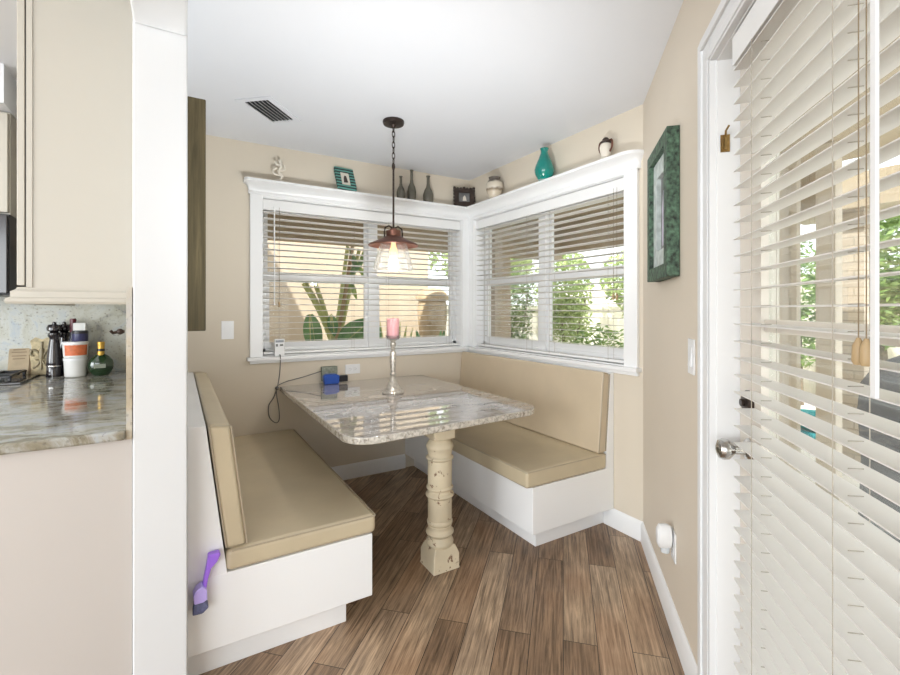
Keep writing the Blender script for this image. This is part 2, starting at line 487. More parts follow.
class MB:
    """collects shapes in world coordinates and links them as one mesh object"""
    def __init__(s):
        s.bm = bmesh.new()
    def faces(s, vs, fs, smooth=False):
        v = [s.bm.verts.new(p) for p in vs]
        for f in fs:
            try:
                q = s.bm.faces.new([v[i] for i in f])
                q.smooth = smooth
            except ValueError:
                pass
        return v
    def box(s, a, b, mtx=None):
        x0, y0, z0 = a
        x1, y1, z1 = b
        p = [Vector(q) for q in ((x0, y0, z0), (x1, y0, z0), (x1, y1, z0), (x0, y1, z0), (x0, y0, z1), (x1, y0, z1), (x1, y1, z1), (x0, y1, z1))]
        if mtx is not None:
            p = [mtx @ q for q in p]
        s.faces(p, [(3, 2, 1, 0), (4, 5, 6, 7), (0, 1, 5, 4), (1, 2, 6, 5), (2, 3, 7, 6), (3, 0, 4, 7)])
        return s
    def prism(s, poly, lo, hi, axis='z', mtx=None):
        """extrude a 2-D outline between lo and hi along axis"""
        def P(u, v, w):
            q = Vector({'z': (u, v, w), 'y': (u, w, v), 'x': (w, u, v)}[axis])
            return mtx @ q if mtx is not None else q
        n = len(poly)
        vs = [P(u, v, lo) for u, v in poly] + [P(u, v, hi) for u, v in poly]
        fs = [tuple(range(n))[::-1], tuple(range(n, 2 * n))] + [(i, (i + 1) % n, n + (i + 1) % n, n + i) for i in range(n)]
        s.faces(vs, fs)
        return s
    def lathe(s, prof, c=(0, 0, 0), seg=24, mtx=None, caps=True, squash=(1, 1)):
        c = Vector(c)
        rings = []
        for r, z in prof:
            ring = []
            for k in range(seg):
                a = 2 * PI * k / seg
                q = Vector((r * math.cos(a) * squash[0], r * math.sin(a) * squash[1], z))
                q = (mtx @ q) if mtx is not None else q
                ring.append(s.bm.verts.new(q + c))
            rings.append(ring)
        for a, b in zip(rings, rings[1:]):
            for k in range(seg):
                f = s.bm.faces.new((a[k], a[(k + 1) % seg], b[(k + 1) % seg], b[k]))
                f.smooth = True
        if caps:
            if prof[0][0] > 1e-5:
                s.bm.faces.new(rings[0][::-1])
            if prof[-1][0] > 1e-5:
                s.bm.faces.new(rings[-1])
        return s
    def cyl(s, a, b, r, r2=None, seg=16):
        a, b = Vector(a), Vector(b)
        d = b - a
        q = d.to_track_quat('Z', 'Y').to_matrix().to_4x4()
        return s.lathe([(r, 0), (r if r2 is None else r2, d.length)], a, seg, q)
    def tube(s, pts, r, seg=8, closed=False):
        pts = [Vector(p) for p in pts]
        n = len(pts)
        rr = r if isinstance(r, (list, tuple)) else [r] * n
        rings = []
        up = Vector((0.13, 0.21, 0.97))
        for i, p in enumerate(pts):
            if closed:
                t = pts[(i + 1) % n] - pts[i - 1]
            else:
                t = pts[min(i + 1, n - 1)] - pts[max(i - 1, 0)]
            t.normalize()
            u = t.cross(up)
            if u.length < 1e-3:
                u = t.cross(Vector((1, 0, 0)))
            u.normalize()
            w = t.cross(u)
            rings.append([s.bm.verts.new(p + (u * math.cos(2 * PI * k / seg) + w * math.sin(2 * PI * k / seg)) * rr[i]) for k in range(seg)])
        rng = list(zip(rings, rings[1:])) + ([(rings[-1], rings[0])] if closed else [])
        for a, b in rng:
            for k in range(seg):
                f = s.bm.faces.new((a[k], a[(k + 1) % seg], b[(k + 1) % seg], b[k]))
                f.smooth = True
        if not closed:
            s.bm.faces.new(rings[0][::-1])
            s.bm.faces.new(rings[-1])
        return s
    def ball(s, c, r, sx=1, sy=1, sz=1, seg=14, rings=9):
        prof = [(max(1e-6, r * math.sin(PI * i / rings)), -r * math.cos(PI * i / rings) * sz) for i in range(rings + 1)]
        return s.lathe(prof, c, seg, None, False, (sx, sy))
    def build(s, name, m, parent=None, bevel=0.0, seg=2, smooth=False, subsurf=0, sharp=35):
        bmesh.ops.remove_doubles(s.bm, verts=s.bm.verts, dist=1e-6)
        if parent is not None:
            s.bm.transform(wm(parent).inverted())
        bmesh.ops.recalc_face_normals(s.bm, faces=s.bm.faces)
        me = bpy.data.meshes.new(name)
        s.bm.to_mesh(me)
        s.bm.free()
        if smooth or bevel:
            for p in me.polygons:
                p.use_smooth = True
        if hasattr(me, 'set_sharp_from_angle') and not subsurf:
            me.set_sharp_from_angle(angle=math.radians(sharp))
        me.materials.append(m)
        o = bpy.data.objects.new(name, me)
        COL.objects.link(o)
        if parent is not None:
            o.parent = parent
        if bevel:
            b = o.modifiers.new('bevel', 'BEVEL')
            b.width = bevel
            b.segments = seg
            b.limit_method = 'ANGLE'
            b.angle_limit = math.radians(40)
            b.harden_normals = True
        if subsurf:
            q = o.modifiers.new('sub', 'SUBSURF')
            q.levels = q.render_levels = subsurf
        return o

def bx(name, a, b, m, parent=None, bevel=0.0, seg=2, mtx=None):
    return MB().box(a, b, mtx).build(name, m, parent, bevel, seg)

def tag(o, label, cat, group=None):
    o['label'] = label
    o['category'] = cat
    if group:
        o['group'] = group
    return o

def thing(name, label, cat, loc=(0, 0, 0), rz=0.0, group=None):
    o = bpy.data.objects.new(name, None)
    COL.objects.link(o)
    o.location = loc
    o.rotation_euler = (0, 0, rz)
    o.empty_display_size = 0.05
    return tag(o, label, cat, group)

def struct(o):
    o['kind'] = 'structure'
    return o

def copy_tree(o, parent=None):
    c = o.copy()
    COL.objects.link(c)
    if parent is not None:
        c.parent = parent
    for ch in list(o.children):
        copy_tree(ch, c)
    return c

# ------------------------------------------------------------------ the room
H = 2.455
YA, XB, YC = 3.39, 2.237, 1.622      # back wall, right wall, corner where the diagonal wall starts
q2 = math.sqrt(0.5)
# frame of the diagonal wall: s along it towards the camera, o out of it into the room
WC = Matrix(((-q2, -q2, 0, XB), (-q2, q2, 0, YC), (0, 0, 1, 0), (0, 0, 0, 1)))
def cw(s, o, z):
    return WC @ Vector((s, o, z))

def lerp_z(x0, x1):
    return x0, x1

far = WC @ Vector((2.6, 0, 0))
RX, RY = -5.2, -4.6      # left and rear limits of the open-plan room behind the photographer
outline = [(RX, YA + 0.15), (XB + 0.15, YA + 0.15), (XB + 0.15, YC - 0.02), (far.x + 0.10, far.y - 0.10), (far.x + 0.10, RY), (RX, RY)]
struct(MB().prism(outline, -0.12, 0.0).build('floor', M['floor']))
struct(MB().prism(outline, H, H + 0.12).build('ceiling', M['ceil']))

# back wall with window opening
AX0, AX1, WZ0, WZ1 = 0.505, 2.15, 0.972, 2.085
w = MB()
w.box((RX, YA, 0), (AX0, YA + 0.15, H))
w.box((AX0, YA, 0), (AX1, YA + 0.15, WZ0))
w.box((AX0, YA, WZ1), (AX1, YA + 0.15, H))
w.box((AX1, YA, 0), (XB + 0.15, YA + 0.15, H))
struct(w.build('wall_back', M['wall']))
BY0, BY1 = 1.736, 3.30
w = MB()
w.box((XB, YC - 0.01, 0), (XB + 0.15, BY0, H))
w.box((XB, BY0, 0), (XB + 0.15, BY1, WZ0))
w.box((XB, BY0, WZ1), (XB + 0.15, BY1, H))
w.box((XB, BY1, 0), (XB + 0.15, YA, H))
struct(w.build('wall_right', M['wall']))
# diagonal wall with the door opening
DS0, DS1, DZ = 1.25, 2.165, 2.035
w = MB()
w.box((0, -0.15, 0), (DS0, 0, H), WC)
w.box((DS0, -0.15, DZ), (DS1, 0, H), WC)
w.box((DS1, -0.15, 0), (2.6, 0, H), WC)
struct(w.build('wall_diagonal', M['diag']))
# the rest of the room behind the photographer
struct(bx('wall_kitchen', (RX - 0.12, RY, 0), (RX, YA + 0.15, H), M['diag']))
struct(bx('wall_rear', (RX - 0.12, RY - 0.12, 0), (far.x + 0.1, RY, H), M['diag']))
struct(bx('wall_living', (far.x, RY, 0), (far.x + 0.1, far.y, H), M['diag']))
# partition between nook and kitchen, with its finished white end, and the header beam that meets it
PX0, PX1, PY = -0.121, 0.026, 1.70
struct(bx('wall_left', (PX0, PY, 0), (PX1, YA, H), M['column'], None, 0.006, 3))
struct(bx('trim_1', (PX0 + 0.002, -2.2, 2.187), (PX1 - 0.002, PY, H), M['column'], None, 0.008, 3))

# baseboards
def base_prof(t=0.014, h=0.112):
    return [(0, 0), (t, 0), (t, h - 0.02), (t * 0.45, h - 0.006), (0.003, h), (0, h)]
struct(MB().prism([(YA - o, z) for o, z in base_prof()], 0.702, 1.60, 'x').build('baseboard_back', M['white']))
struct(MB().prism([(XB - o, z) for o, z in base_prof(h=0.111)], YC - 0.004, 1.888, 'y').build('baseboard_right', M['white']))
struct(MB().prism([(o, z) for o, z in base_prof()], -0.004, 1.155, 'x', WC).build('baseboard_diagonal', M['white']))

# window surround: casings, stools and aprons of both windows
w = MB()
w.box((0.422, YA - 0.022, 0.972), (AX0, YA, 2.10))                     # left casing
w.box((0.422, YA - 0.020, 2.085), (XB, YA, 2.11))
w.box((AX1, YA - 0.022, 0.972), (XB, YA, 2.10))
w.box((0.402, YA - 0.05, 0.948), (XB, YA + 0.09, 0.972))               # stool
w.box((0.422, YA - 0.020, 0.925), (XB, YA, 0.950))
w.box((XB - 0.022, 1.645, 0.972), (XB, BY0, 2.10))
w.box((XB - 0.020, 1.645, 2.085), (XB, YA, 2.11))
w.box((XB - 0.022, BY1, 0.972), (XB, YA, 2.10))
w.box((XB - 0.05, 1.630, 0.948), (XB + 0.09, YA, 0.972))
w.box((XB - 0.020, 1.645, 0.925), (XB, YA, 0.950))
# reveals
w.box((AX0 - 0.012, YA - 0.001, 0.972), (AX0 + 0.003, YA + 0.15, WZ1))
w.box((AX1 - 0.003, YA - 0.001, 0.972), (AX1 + 0.012, YA + 0.15, WZ1))
w.box((AX0, YA - 0.001, WZ1 - 0.003), (AX1, YA + 0.15, WZ1 + 0.008))
w.box((AX0, YA - 0.001, 0.965), (AX1, YA + 0.15, 0.978))
w.box((XB - 0.001, BY0 - 0.012, 0.972), (XB + 0.15, BY0 + 0.003, WZ1))
w.box((XB - 0.001, BY1 - 0.003, 0.972), (XB + 0.15, BY1 + 0.012, WZ1))
w.box((XB - 0.001, BY0, WZ1 - 0.003), (XB + 0.15, BY1, WZ1 + 0.008))
w.box((XB - 0.001, BY0, 0.965), (XB + 0.15, BY1, 0.978))
struct(w.build('trim_2', M['white'], None, 0.003, 2))

# continuous ledge with cornice above both windows
prof = [(0.0, 2.10), (0.026, 2.10), (0.026, 2.112), (0.022, 2.118), (0.026, 2.135), (0.040, 2.152), (0.062, 2.164), (0.088, 2.169), (0.096, 2.173), (0.096, 2.190), (0.0, 2.190)]
w = MB()
rings = []
for o, z in prof:
    r = o * 0.5
    xl, yf = 0.422 - o * 0.42, YA - o
    ring = [(xl, YA, z), (xl, yf + r * 0.3, z), (xl + r * 0.3, yf, z), (XB - o, yf, z)]
    ye = 1.645 - o * 0.45
    rr = o
    for k in range(7):
        a = k / 6 * PI / 2
        ring.append((XB - o + rr * (1 - math.cos(a)), ye + rr * (1 - math.sin(a)), z))
    ring.append((XB, ye, z))
    rings.append([w.bm.verts.new(p) for p in ring])
for a, b in zip(rings, rings[1:]):
    for k in range(len(a) - 1):
        w.bm.faces.new((a[k], a[k + 1], b[k + 1], b[k]))
struct(w.build('trim_3', M['white'], None, smooth=True, sharp=40))

# window units: frames, double hung sashes, panes
def window(name, place, u0, u1, mul, d0):
    """place(u, d, z): u across the window, d outward depth"""
    def B(mb, a, b):
        p = [place(*q) for q in ((a[0], a[1], a[2]), (b[0], b[1], b[2]))]
        mb.box(tuple(min(p[0][i], p[1][i]) for i in range(3)), tuple(max(p[0][i], p[1][i]) for i in range(3)))
    f = MB()
    z0, z1 = 0.972, WZ1
    B(f, (u0, d0, z0), (u0 + 0.035, d0 + 0.06, z1))
    B(f, (u1 - 0.035, d0, z0), (u1, d0 + 0.06, z1))
    B(f, (u0, d0, z0), (u1, d0 + 0.06, z0 + 0.05))
    B(f, (u0, d0, z1 - 0.05), (u1, d0 + 0.06, z1))
    B(f, (mul - 0.038, d0 - 0.012, z0), (mul + 0.038, d0 + 0.06, z1))
    root = struct(f.build(name, M['white'], None, 0.002, 1))
    for a, b in ((u0 + 0.035, mul - 0.038), (mul + 0.038, u1 - 0.035)):
        for lo, hi, dd in ((1.022, 1.575, 0.008), (1.505, 2.035, 0.032)):
            s_ = MB()
            t = 0.026 if dd < 0.02 else 0.018
            B(s_, (a, d0 + dd, lo), (a + t, d0 + dd + 0.024, hi))
            B(s_, (b - t, d0 + dd, lo), (b, d0 + dd + 0.024, hi))
            B(s_, (a + t, d0 + dd, lo), (b - t, d0 + dd + 0.024, lo + (0.04 if dd < 0.02 else 0.07)))
            B(s_, (a + t, d0 + dd, hi - (0.065 if dd < 0.02 else 0.03)), (b - t, d0 + dd + 0.024, hi))
            so = s_.build('sash', M['white'], root)
            g = MB()
            B(g, (a + t, d0 + dd + 0.010, lo + 0.03), (b - t, d0 + dd + 0.014, hi - 0.02))
            g.build('pane', M['glass'], so)
    return root
window('window_1', lambda u, d, z: (u, YA + d, z), AX0, AX1, 1.352, 0.088)
window('window_2', lambda u, d, z: (XB + d, u, z), BY0, BY1, 2.53, 0.088)

# ------------------------------------------------------------------ blinds
def blind(label, place, u0, u1, zt, zb, din, dout, ladders, wand, cords, pitch=0.0435, tilt=0.0, valance=True, group='white slatted blinds', wand_w=0.006, wand_z=1.33, cordmat='dcord', cord_end=1.36, vh=0.075, flat_wand=False):
    """place(u, d, z): d from the room side (din) to the outside (dout)"""
    base = place((u0 + u1) / 2, (din + dout) / 2, zb)
    t = thing('window_blind', label, 'blind', base, 0, group)
    def quadbox(mb, us, ds, zs, dz=0.0):
        vs = []
        for z in zs:
            for d, e in ((ds[0], 0.0), (ds[1], dz)):
                for u in us:
                    vs.append(place(u, d, z + e))
        mb.faces(vs, [(0, 1, 3, 2), (4, 6, 7, 5), (0, 4, 5, 1), (2, 3, 7, 6), (0, 2, 6, 4), (1, 5, 7, 3)])
    v = MB()
    quadbox(v, (u0, u1), (din - 0.002, din + 0.012), (zt - vh, zt))
    quadbox(v, (u0 + 0.004, u1 - 0.004), (din + 0.012, dout), (zt - 0.045, zt))
    v.build('valance', M['blindw'], t, 0.002, 1)
    sl = MB()
    z = zt - vh - 0.012
    zs = []
    while z > zb + 0.05:
        quadbox(sl, (u0 + 0.004, u1 - 0.004), (din, dout), (z - 0.0013, z + 0.0013), tilt)
        zs.append(z)
        z -= pitch
    sl.build('slat_panel', M['slat'], t)
    br = MB()
    quadbox(br, (u0 + 0.004, u1 - 0.004), (din, dout), (zb, zb + 0.016))
    br.build('bottom_rail', M['blindw'], t, 0.002, 1)
    for u in ladders:
        ld = MB()
        for d in (din - 0.0012, dout + 0.0005):
            ld.tube([place(u, d, zb + 0.01), place(u, d, zt - 0.05)], 0.0009, 5)
        for zz in zs:
            for sg in (-0.0022, 0.0022):
                ld.tube([place(u + 0.012, din + 0.014, zz + sg + tilt * 0.3), place(u + 0.012, dout - 0.014, zz + sg + tilt * 0.7)], 0.0009, 4)
        ld.build('ladder_cord', M['cord'], t)
    for u in wand:
        wd = MB()
        if flat_wand:
            quadbox(wd, (u - wand_w, u + wand_w), (din - 0.032, din - 0.027), (wand_z, zt - 0.03))
            wd.build('tilt_wand', M['plast'], t, 0.001, 1)
        else:
            wd.cyl(place(u, din - 0.012, wand_z), place(u, din - 0.012, zt - 0.05), wand_w * 0.75, seg=8)
            wd.build('tilt_wand', M['plast'], t)
    for k, u in enumerate(cords):
        c = MB().tube([place(u, din - 0.008, cord_end), place(u, din - 0.008, zt - 0.05)], 0.0009, 6).build('lift_cord', M[cordmat], t)
        p = place(u, din - 0.008, cord_end)
        MB().lathe([(0.0025, 0.0), (0.0075, -0.012), (0.0085, -0.034), (0.006, -0.04)], p, 10).build('tassel', M['tassel'], c)
    return t

pA = lambda u, d, z: (u, YA + d, z)
pB = lambda u, d, z: (XB + d, u, z)
blind('wide white slatted blind over the back window beside the pendant lamp', pA, AX0 + 0.004, AX1 - 0.004, 2.078, 0.985, 0.008, 0.058,
      (0.62, 1.17, 1.46, 2.03), (0.583,), (0.617,), tilt=-0.004, wand_z=1.33, cord_end=1.36)
blind('wide white slatted blind over the right window beside the corner bench', pB, BY0 + 0.004, BY1 - 0.004, 2.078, 0.985, 0.008, 0.058,
      (1.87, 2.38, 2.62, 3.17), (), (1.80, 1.825), tilt=-0.004, cord_end=1.40)
pC = lambda u, d, z: tuple(cw(u, -d, z))
blind('tall white slatted blind hung on the glass door', pC, 1.387, 2.09, 2.02, 0.10, 0.0, 0.05,
      (1.511, 1.845), (2.001,), (1.926, 1.944), pitch=0.0445, tilt=0.002, wand_w=0.006, wand_z=1.185, cord_end=1.262, vh=0.075, flat_wand=True)

# ------------------------------------------------------------------ door in the diagonal wall
w = MB()
w.box((DS0 - 0.092, 0, 0), (DS0, 0.018, DZ + 0.092), WC)
w.box((DS1, 0, 0), (DS1 + 0.092, 0.018, DZ + 0.092), WC)
w.box((DS0, 0, DZ), (DS1, 0.018, DZ + 0.092), WC)
w.box((DS0 - 0.092, 0.018, 0), (DS0 - 0.066, 0.026, DZ + 0.092), WC)          # back band
w.box((DS0 - 0.066, 0.018, DZ + 0.066), (DS1 + 0.09, 0.026, DZ + 0.092), WC)
w.box((DS0 - 0.03, 0.018, 0), (DS0 - 0.008, 0.022, DZ + 0.03), WC)
w.box((DS0 - 0.03, 0.018, DZ + 0.008), (DS1 + 0.03, 0.022, DZ + 0.03), WC)
w.box((DS0, -0.15, 0), (DS0 + 0.004, 0.0, DZ), WC)                            # jamb
w.box((DS1 - 0.004, -0.15, 0), (DS1, 0.0, DZ), WC)
w.box((DS0, -0.15, DZ - 0.004), (DS1, 0.0, DZ), WC)
struct(w.build('trim_4', M['casing'], None, 0.003, 2))
w = MB()
do0, do1 = -0.102, -0.060
w.box((DS0 + 0.006, do0, 0.012), (DS0 + 0.150, do1, DZ - 0.008), WC)
w.box((DS1 - 0.150, do0, 0.012), (DS1 - 0.006, do1, DZ - 0.008), WC)
w.box((DS0 + 0.150, do0, 0.012), (DS1 - 0.150, do1, 0.26), WC)
w.box((DS0 + 0.150, do0, DZ - 0.14), (DS1 - 0.150, do1, DZ - 0.008), WC)
w.box((DS0 + 0.150, do0 + 0.006, 1.246), (DS1 - 0.150, do1 - 0.006, 1.278), WC)
door = struct(w.build('door_1', M['siding'], None, 0.003, 2))
bx('pane', (DS0 + 0.150, -0.084, 0.26), (DS1 - 0.150, -0.078, DZ - 0.14), M['glass'], door, mtx=WC)
rotC = WC.to_3x3().to_4x4()
kn = MB()
tilt_out = WC.to_3x3().to_4x4() @ Matrix.Rotation(-PI / 2, 4, 'X')     # local z -> out of the wall
c = cw(1.330, do1, 0.918)
kn.lathe([(0.033, 0), (0.033, 0.004), (0.027, 0.010), (0.013, 0.014), (0.012, 0.038), (0.018, 0.044), (0.0275, 0.054), (0.029, 0.066), (0.024, 0.077), (0.012, 0.082), (0.0, 0.083)], c, 24, tilt_out)
kn.build('knob', M['chrome'], door)
c = cw(1.325, do1, 1.048)
MB().lathe([(0.034, 0), (0.034, 0.006), (0.028, 0.012), (0.010, 0.014), (0.010, 0.022), (0.0, 0.022)], c, 20, tilt_out).build('deadbolt', M['bronze'], door)
# brass flip latch on the jamb
w = MB()
w.box((DS0 + 0.004, -0.034, 1.762), (DS0 + 0.007, -0.010, 1.812), WC)
w.tube([cw(DS0 + 0.010, -0.022, 1.768), cw(DS0 + 0.010, -0.022, 1.806)], 0.004, 8)
w.tube([cw(DS0 + 0.010, -0.022, 1.804), cw(DS0 + 0.022, -0.019, 1.818), cw(DS0 + 0.046, -0.019, 1.823)], 0.003, 8)
w.tube([cw(DS0 + 0.007, -0.016, 1.774), cw(DS0 + 0.014, -0.014, 1.784), cw(DS0 + 0.014, -0.014, 1.796), cw(DS0 + 0.007, -0.016, 1.806)], 0.002, 6)
tag(w.build('door_latch', M['brass'], None), 'small brass flip latch on the white door jamb', 'latch')

# ------------------------------------------------------------------ wall plates
def plate(mb, mtx, wd, hg, t=0.006):
    mb.box((-wd / 2, 0, -hg / 2), (wd / 2, t, hg / 2), mtx)
def FA(x, z): return Matrix.Translation((x, YA, z)) @ Matrix.Rotation(PI, 4, 'Z')        # local y points out of the back wall
def FC(s, z): return Matrix.Translation(cw(s, 0, z)) @ WC.to_3x3().to_4x4()
def switch(label, F):
    t = thing('light_switch', label, 'light switch', F.translation, 0, 'white rocker light switches')
    a = MB(); plate(a, F, 0.076, 0.122); a.build('plate', M['plast'], t, 0.002, 2)
    a = MB(); a.prism([(-0.033, 0.006), (0.033, 0.006), (0.033, 0.011), (-0.033, 0.007)], -0.0165, 0.0165, 'x', F @ Matrix.Rotation(0, 4, 'X'))
    a.bm.free()
    a = MB(); a.faces([F @ Vector(p) for p in ((-0.0165, 0.006, -0.033), (0.0165, 0.006, -0.033), (0.0165, 0.006, 0.033), (-0.0165, 0.006, 0.033), (-0.0165, 0.012, -0.033), (0.0165, 0.012, -0.033), (0.0165, 0.007, 0.033), (-0.0165, 0.007, 0.033))],
                      [(3, 2, 1, 0), (4, 5, 6, 7), (0, 1, 5, 4), (1, 2, 6, 5), (2, 3, 7, 6), (3, 0, 4, 7)])
    a.build('rocker', M['plast'], t)
    return t
switch('white light switch on the tan back wall left of the window', FA(0.285, 1.163))
switch('white light switch on the diagonal wall below the green framed picture', FC(1.0, 1.14))
def outlet(label, F, rot):
    R = F @ Matrix.Rotation(rot, 4, 'Y')
    t = thing('wall_outlet', label, 'outlet', F.translation, 0, 'white wall outlets')
    a = MB(); plate(a, R, 0.073, 0.118); a.build('plate', M['plast'], t, 0.002, 2)
    for dz in (-0.02, 0.02):
        a = MB()
        a.box((-0.0165, 0.006, dz - 0.014), (0.0165, 0.008, dz + 0.014), R)
        rc = a.build('receptacle', M['plast'], t, 0.002, 2)
        a = MB()
        a.box((-0.008, 0.008, dz - 0.002), (-0.006, 0.0085, dz + 0.007), R)
        a.box((0.006, 0.008, dz - 0.002), (0.008, 0.0085, dz + 0.007), R)
        a.box((-0.002, 0.008, dz - 0.010), (0.002, 0.0085, dz - 0.006), R)
        a.build('slot', M['slot'], rc)
    return t
outlet('white sideways outlet on the back wall just above the table', FA(1.155, 0.842), PI / 2)
outlet('white outlet low on the diagonal wall behind the plug-in freshener', FC(0.735, 0.352), 0)
F = FC(0.735, 0.385)
t = thing('air_freshener', 'white plug-in air freshener on the low outlet by the door', 'air freshener', F.translation)
a = MB()
a.lathe([(0.016, 0.0085), (0.030, 0.014), (0.034, 0.034), (0.031, 0.058), (0.022, 0.066), (0.0, 0.067)], F.translation, 20, F.to_3x3().to_4x4() @ Matrix.Rotation(-PI / 2, 4, 'X'), True, (0.92, 1.5))
a.build('housing', M['plast'], t)
a = MB()
a.lathe([(0.017, -0.052), (0.018, -0.03), (0.015, -0.015)], F @ Vector((0, 0.034, -0.012)), 16)
a.build('oil_bottle', mat('pale scented oil glass', (0.55, 0.58, 0.60), 0.15), t)

# ------------------------------------------------------------------ benches
def cushion(mb, a, b, r=0.022):
    mb.box(a, b)
BZ, SZ = 0.362, 0.442
# left bench, against the partition
YE = 1.80
bl = thing('banquette_bench', 'beige vinyl bench with white base on the left, backed against the white partition', 'bench', (0.35, 2.6, 0), 0, 'built-in nook benches')
w = MB()
w.box((PX1 + 0.001, YE, 0.102), (0.700, YA - 0.003, BZ))
w.box((PX1 + 0.001, YE + 0.045, 0.0), (0.602, YA - 0.003, 0.104))
w.build('base', M['panel'], bl, 0.003, 2)
w = MB()
w.prism([(PX1 + 0.001, BZ - 0.002), (0.151, BZ - 0.002), (0.083, 0.895), (PX1 + 0.001, 0.895)], YE, YA - 0.003, 'y')
w.build('back_panel', M['panel'], bl, 0.003, 2)
w = MB()
w.box((0.1455, YE - 0.004, BZ + 0.001), (0.716, YA - 0.004, SZ))
so = w.build('seat_cushion', M['vinyl'], bl, 0.02, 4)
def piping(pts, parent, r=0.0032, closed=True):
    MB().tube(pts, r, 6, closed).build('piping', M['pipe'], parent)
z_ = SZ - 0.006
piping([(0.166, YE - 0.002, z_), (0.712, YE - 0.002, z_), (0.714, YE + 0.004, z_), (0.714, YA - 0.01, z_)], so, closed=False)
def slant(x0, x1, x2, x3, z0, z1, ya, yb):
    return [(x0, z0), (x1, z0), (x2, z1), (x3, z1)]
w = MB()
w.prism([(0.145, SZ + 0.001), (0.216, SZ + 0.001), (0.162, 0.890), (0.087, 0.900)], YE - 0.004, YA - 0.004, 'y')
bo = w.build('back_cushion', M['vinyl'], bl, 0.018, 4)
piping([(0.215, YE - 0.003, SZ + 0.012), (0.163, YE - 0.003, 0.886), (0.091, YE - 0.003, 0.895), (0.147, YE - 0.003, SZ + 0.012)], bo)
# right bench, under the right window
YR = 1.82
br_ = thing('banquette_bench', 'beige vinyl bench with white base on the right, under the right-hand window', 'bench', (1.9, 2.6, 0), 0, 'built-in nook benches')
w = MB()
w.box((1.600, YR, 0.112), (XB - 0.002, YA - 0.003, BZ))
w.box((1.680, YR + 0.07, 0.0), (XB - 0.002, YA - 0.003, 0.114))
w.build('base', M['panel'], br_, 0.003, 2)
w = MB()
w.prism([(XB - 0.002, BZ - 0.002), (2.166, BZ - 0.002), (2.206, 0.925), (XB - 0.002, 0.925)], YR, YA - 0.003, 'y')
w.build('back_panel', M['panel'], br_, 0.003, 2)
w = MB()
w.box((1.556, YR - 0.004, BZ + 0.001), (2.168, YA - 0.004, SZ + 0.012))
so = w.build('seat_cushion', M['vinyl'], br_, 0.016, 3)
piping([(2.16, YR - 0.002, SZ + 0.006), (1.560, YR - 0.002, SZ + 0.006), (1.558, YR + 0.004, SZ + 0.006), (1.558, YA - 0.01, SZ + 0.006)], so, closed=False)
w = MB()
w.prism([(2.108, SZ + 0.013), (2.168, SZ + 0.013), (2.204, 0.922), (2.148, 0.934)], YR + 0.002, YA - 0.004, 'y')
bo = w.build('back_cushion', M['vinyl2'], br_, 0.014, 3)
piping([(2.109, YR + 0.003, SZ + 0.024), (2.166, YR + 0.003, SZ + 0.024), (2.203, YR + 0.003, 0.918), (2.150, YR + 0.003, 0.929)], bo)

# purple brush hung on the end of the left bench
YB = YE - 0.001
t = thing('cleaning_brush', 'small purple handled brush hung on the white end of the left bench', 'brush', (0.08, YB, 0.36))
w = MB()
def slab(mb, pts, y0, y1):
    mb.prism(pts, y0, y1, 'y')
slab(w, [(0.088, 0.456), (0.122, 0.458), (0.128, 0.449), (0.116, 0.425), (0.098, 0.408), (0.088, 0.372), (0.083, 0.335), (0.072, 0.342), (0.074, 0.375), (0.083, 0.42)], YB - 0.034, YB - 0.006)
w.box((0.096, YB - 0.008, 0.43), (0.106, YB, 0.44))
w.build('handle', M['purple'], t, 0.004, 2)
w = MB()
slab(w, [(0.052, 0.352), (0.070, 0.362), (0.084, 0.345), (0.086, 0.312), (0.074, 0.306), (0.046, 0.306), (0.043, 0.335)], YB - 0.048, YB - 0.004)
w.build('brush_head', M['lilacp'], t, 0.004, 2)
w = MB()
slab(w, [(0.046, 0.307), (0.078, 0.307), (0.090, 0.284), (0.072, 0.268), (0.041, 0.270)], YB - 0.046, YB - 0.006)
w.build('bristles', M['bristle'], t, 0.003, 1)

# ------------------------------------------------------------------ table
TZ = 0.753
TX0, TX1, TY0 = 0.618, 1.755, 1.845
t = thing('dining_table', 'built-in granite topped table on one turned column leg, fixed to the back wall', 'table', (1.145, 2.01, 0))
out = [(TX0, YA - 0.003)]
R1, R2 = 0.125, 0.13
for k in range(9):
    a = PI + k / 8 * PI / 2
    out.append((TX0 + R1 + R1 * math.cos(a), TY0 + R1 + R1 * math.sin(a)))
for k in range(9):
    a = 1.5 * PI + k / 8 * PI / 2
    out.append((TX1 - R2 + R2 * math.cos(a), TY0 + 0.055 + R2 + R2 * math.sin(a)))
out.append((TX1, YA - 0.003))
MB().prism(out, TZ - 0.034, TZ).build('tabletop', M['table'], t, 0.006, 3)
# long cleat that carries the top along the wall
w = MB()
w.prism([(YA - 0.003, 0.640), (YA - 0.075, 0.640), (YA - 0.10, 0.66), (YA - 0.10, TZ - 0.0345), (YA - 0.003, TZ - 0.0345)], 0.70, 1.58, 'x')
w.build('wall_cleat', M['wall'], t, 0.002, 1)
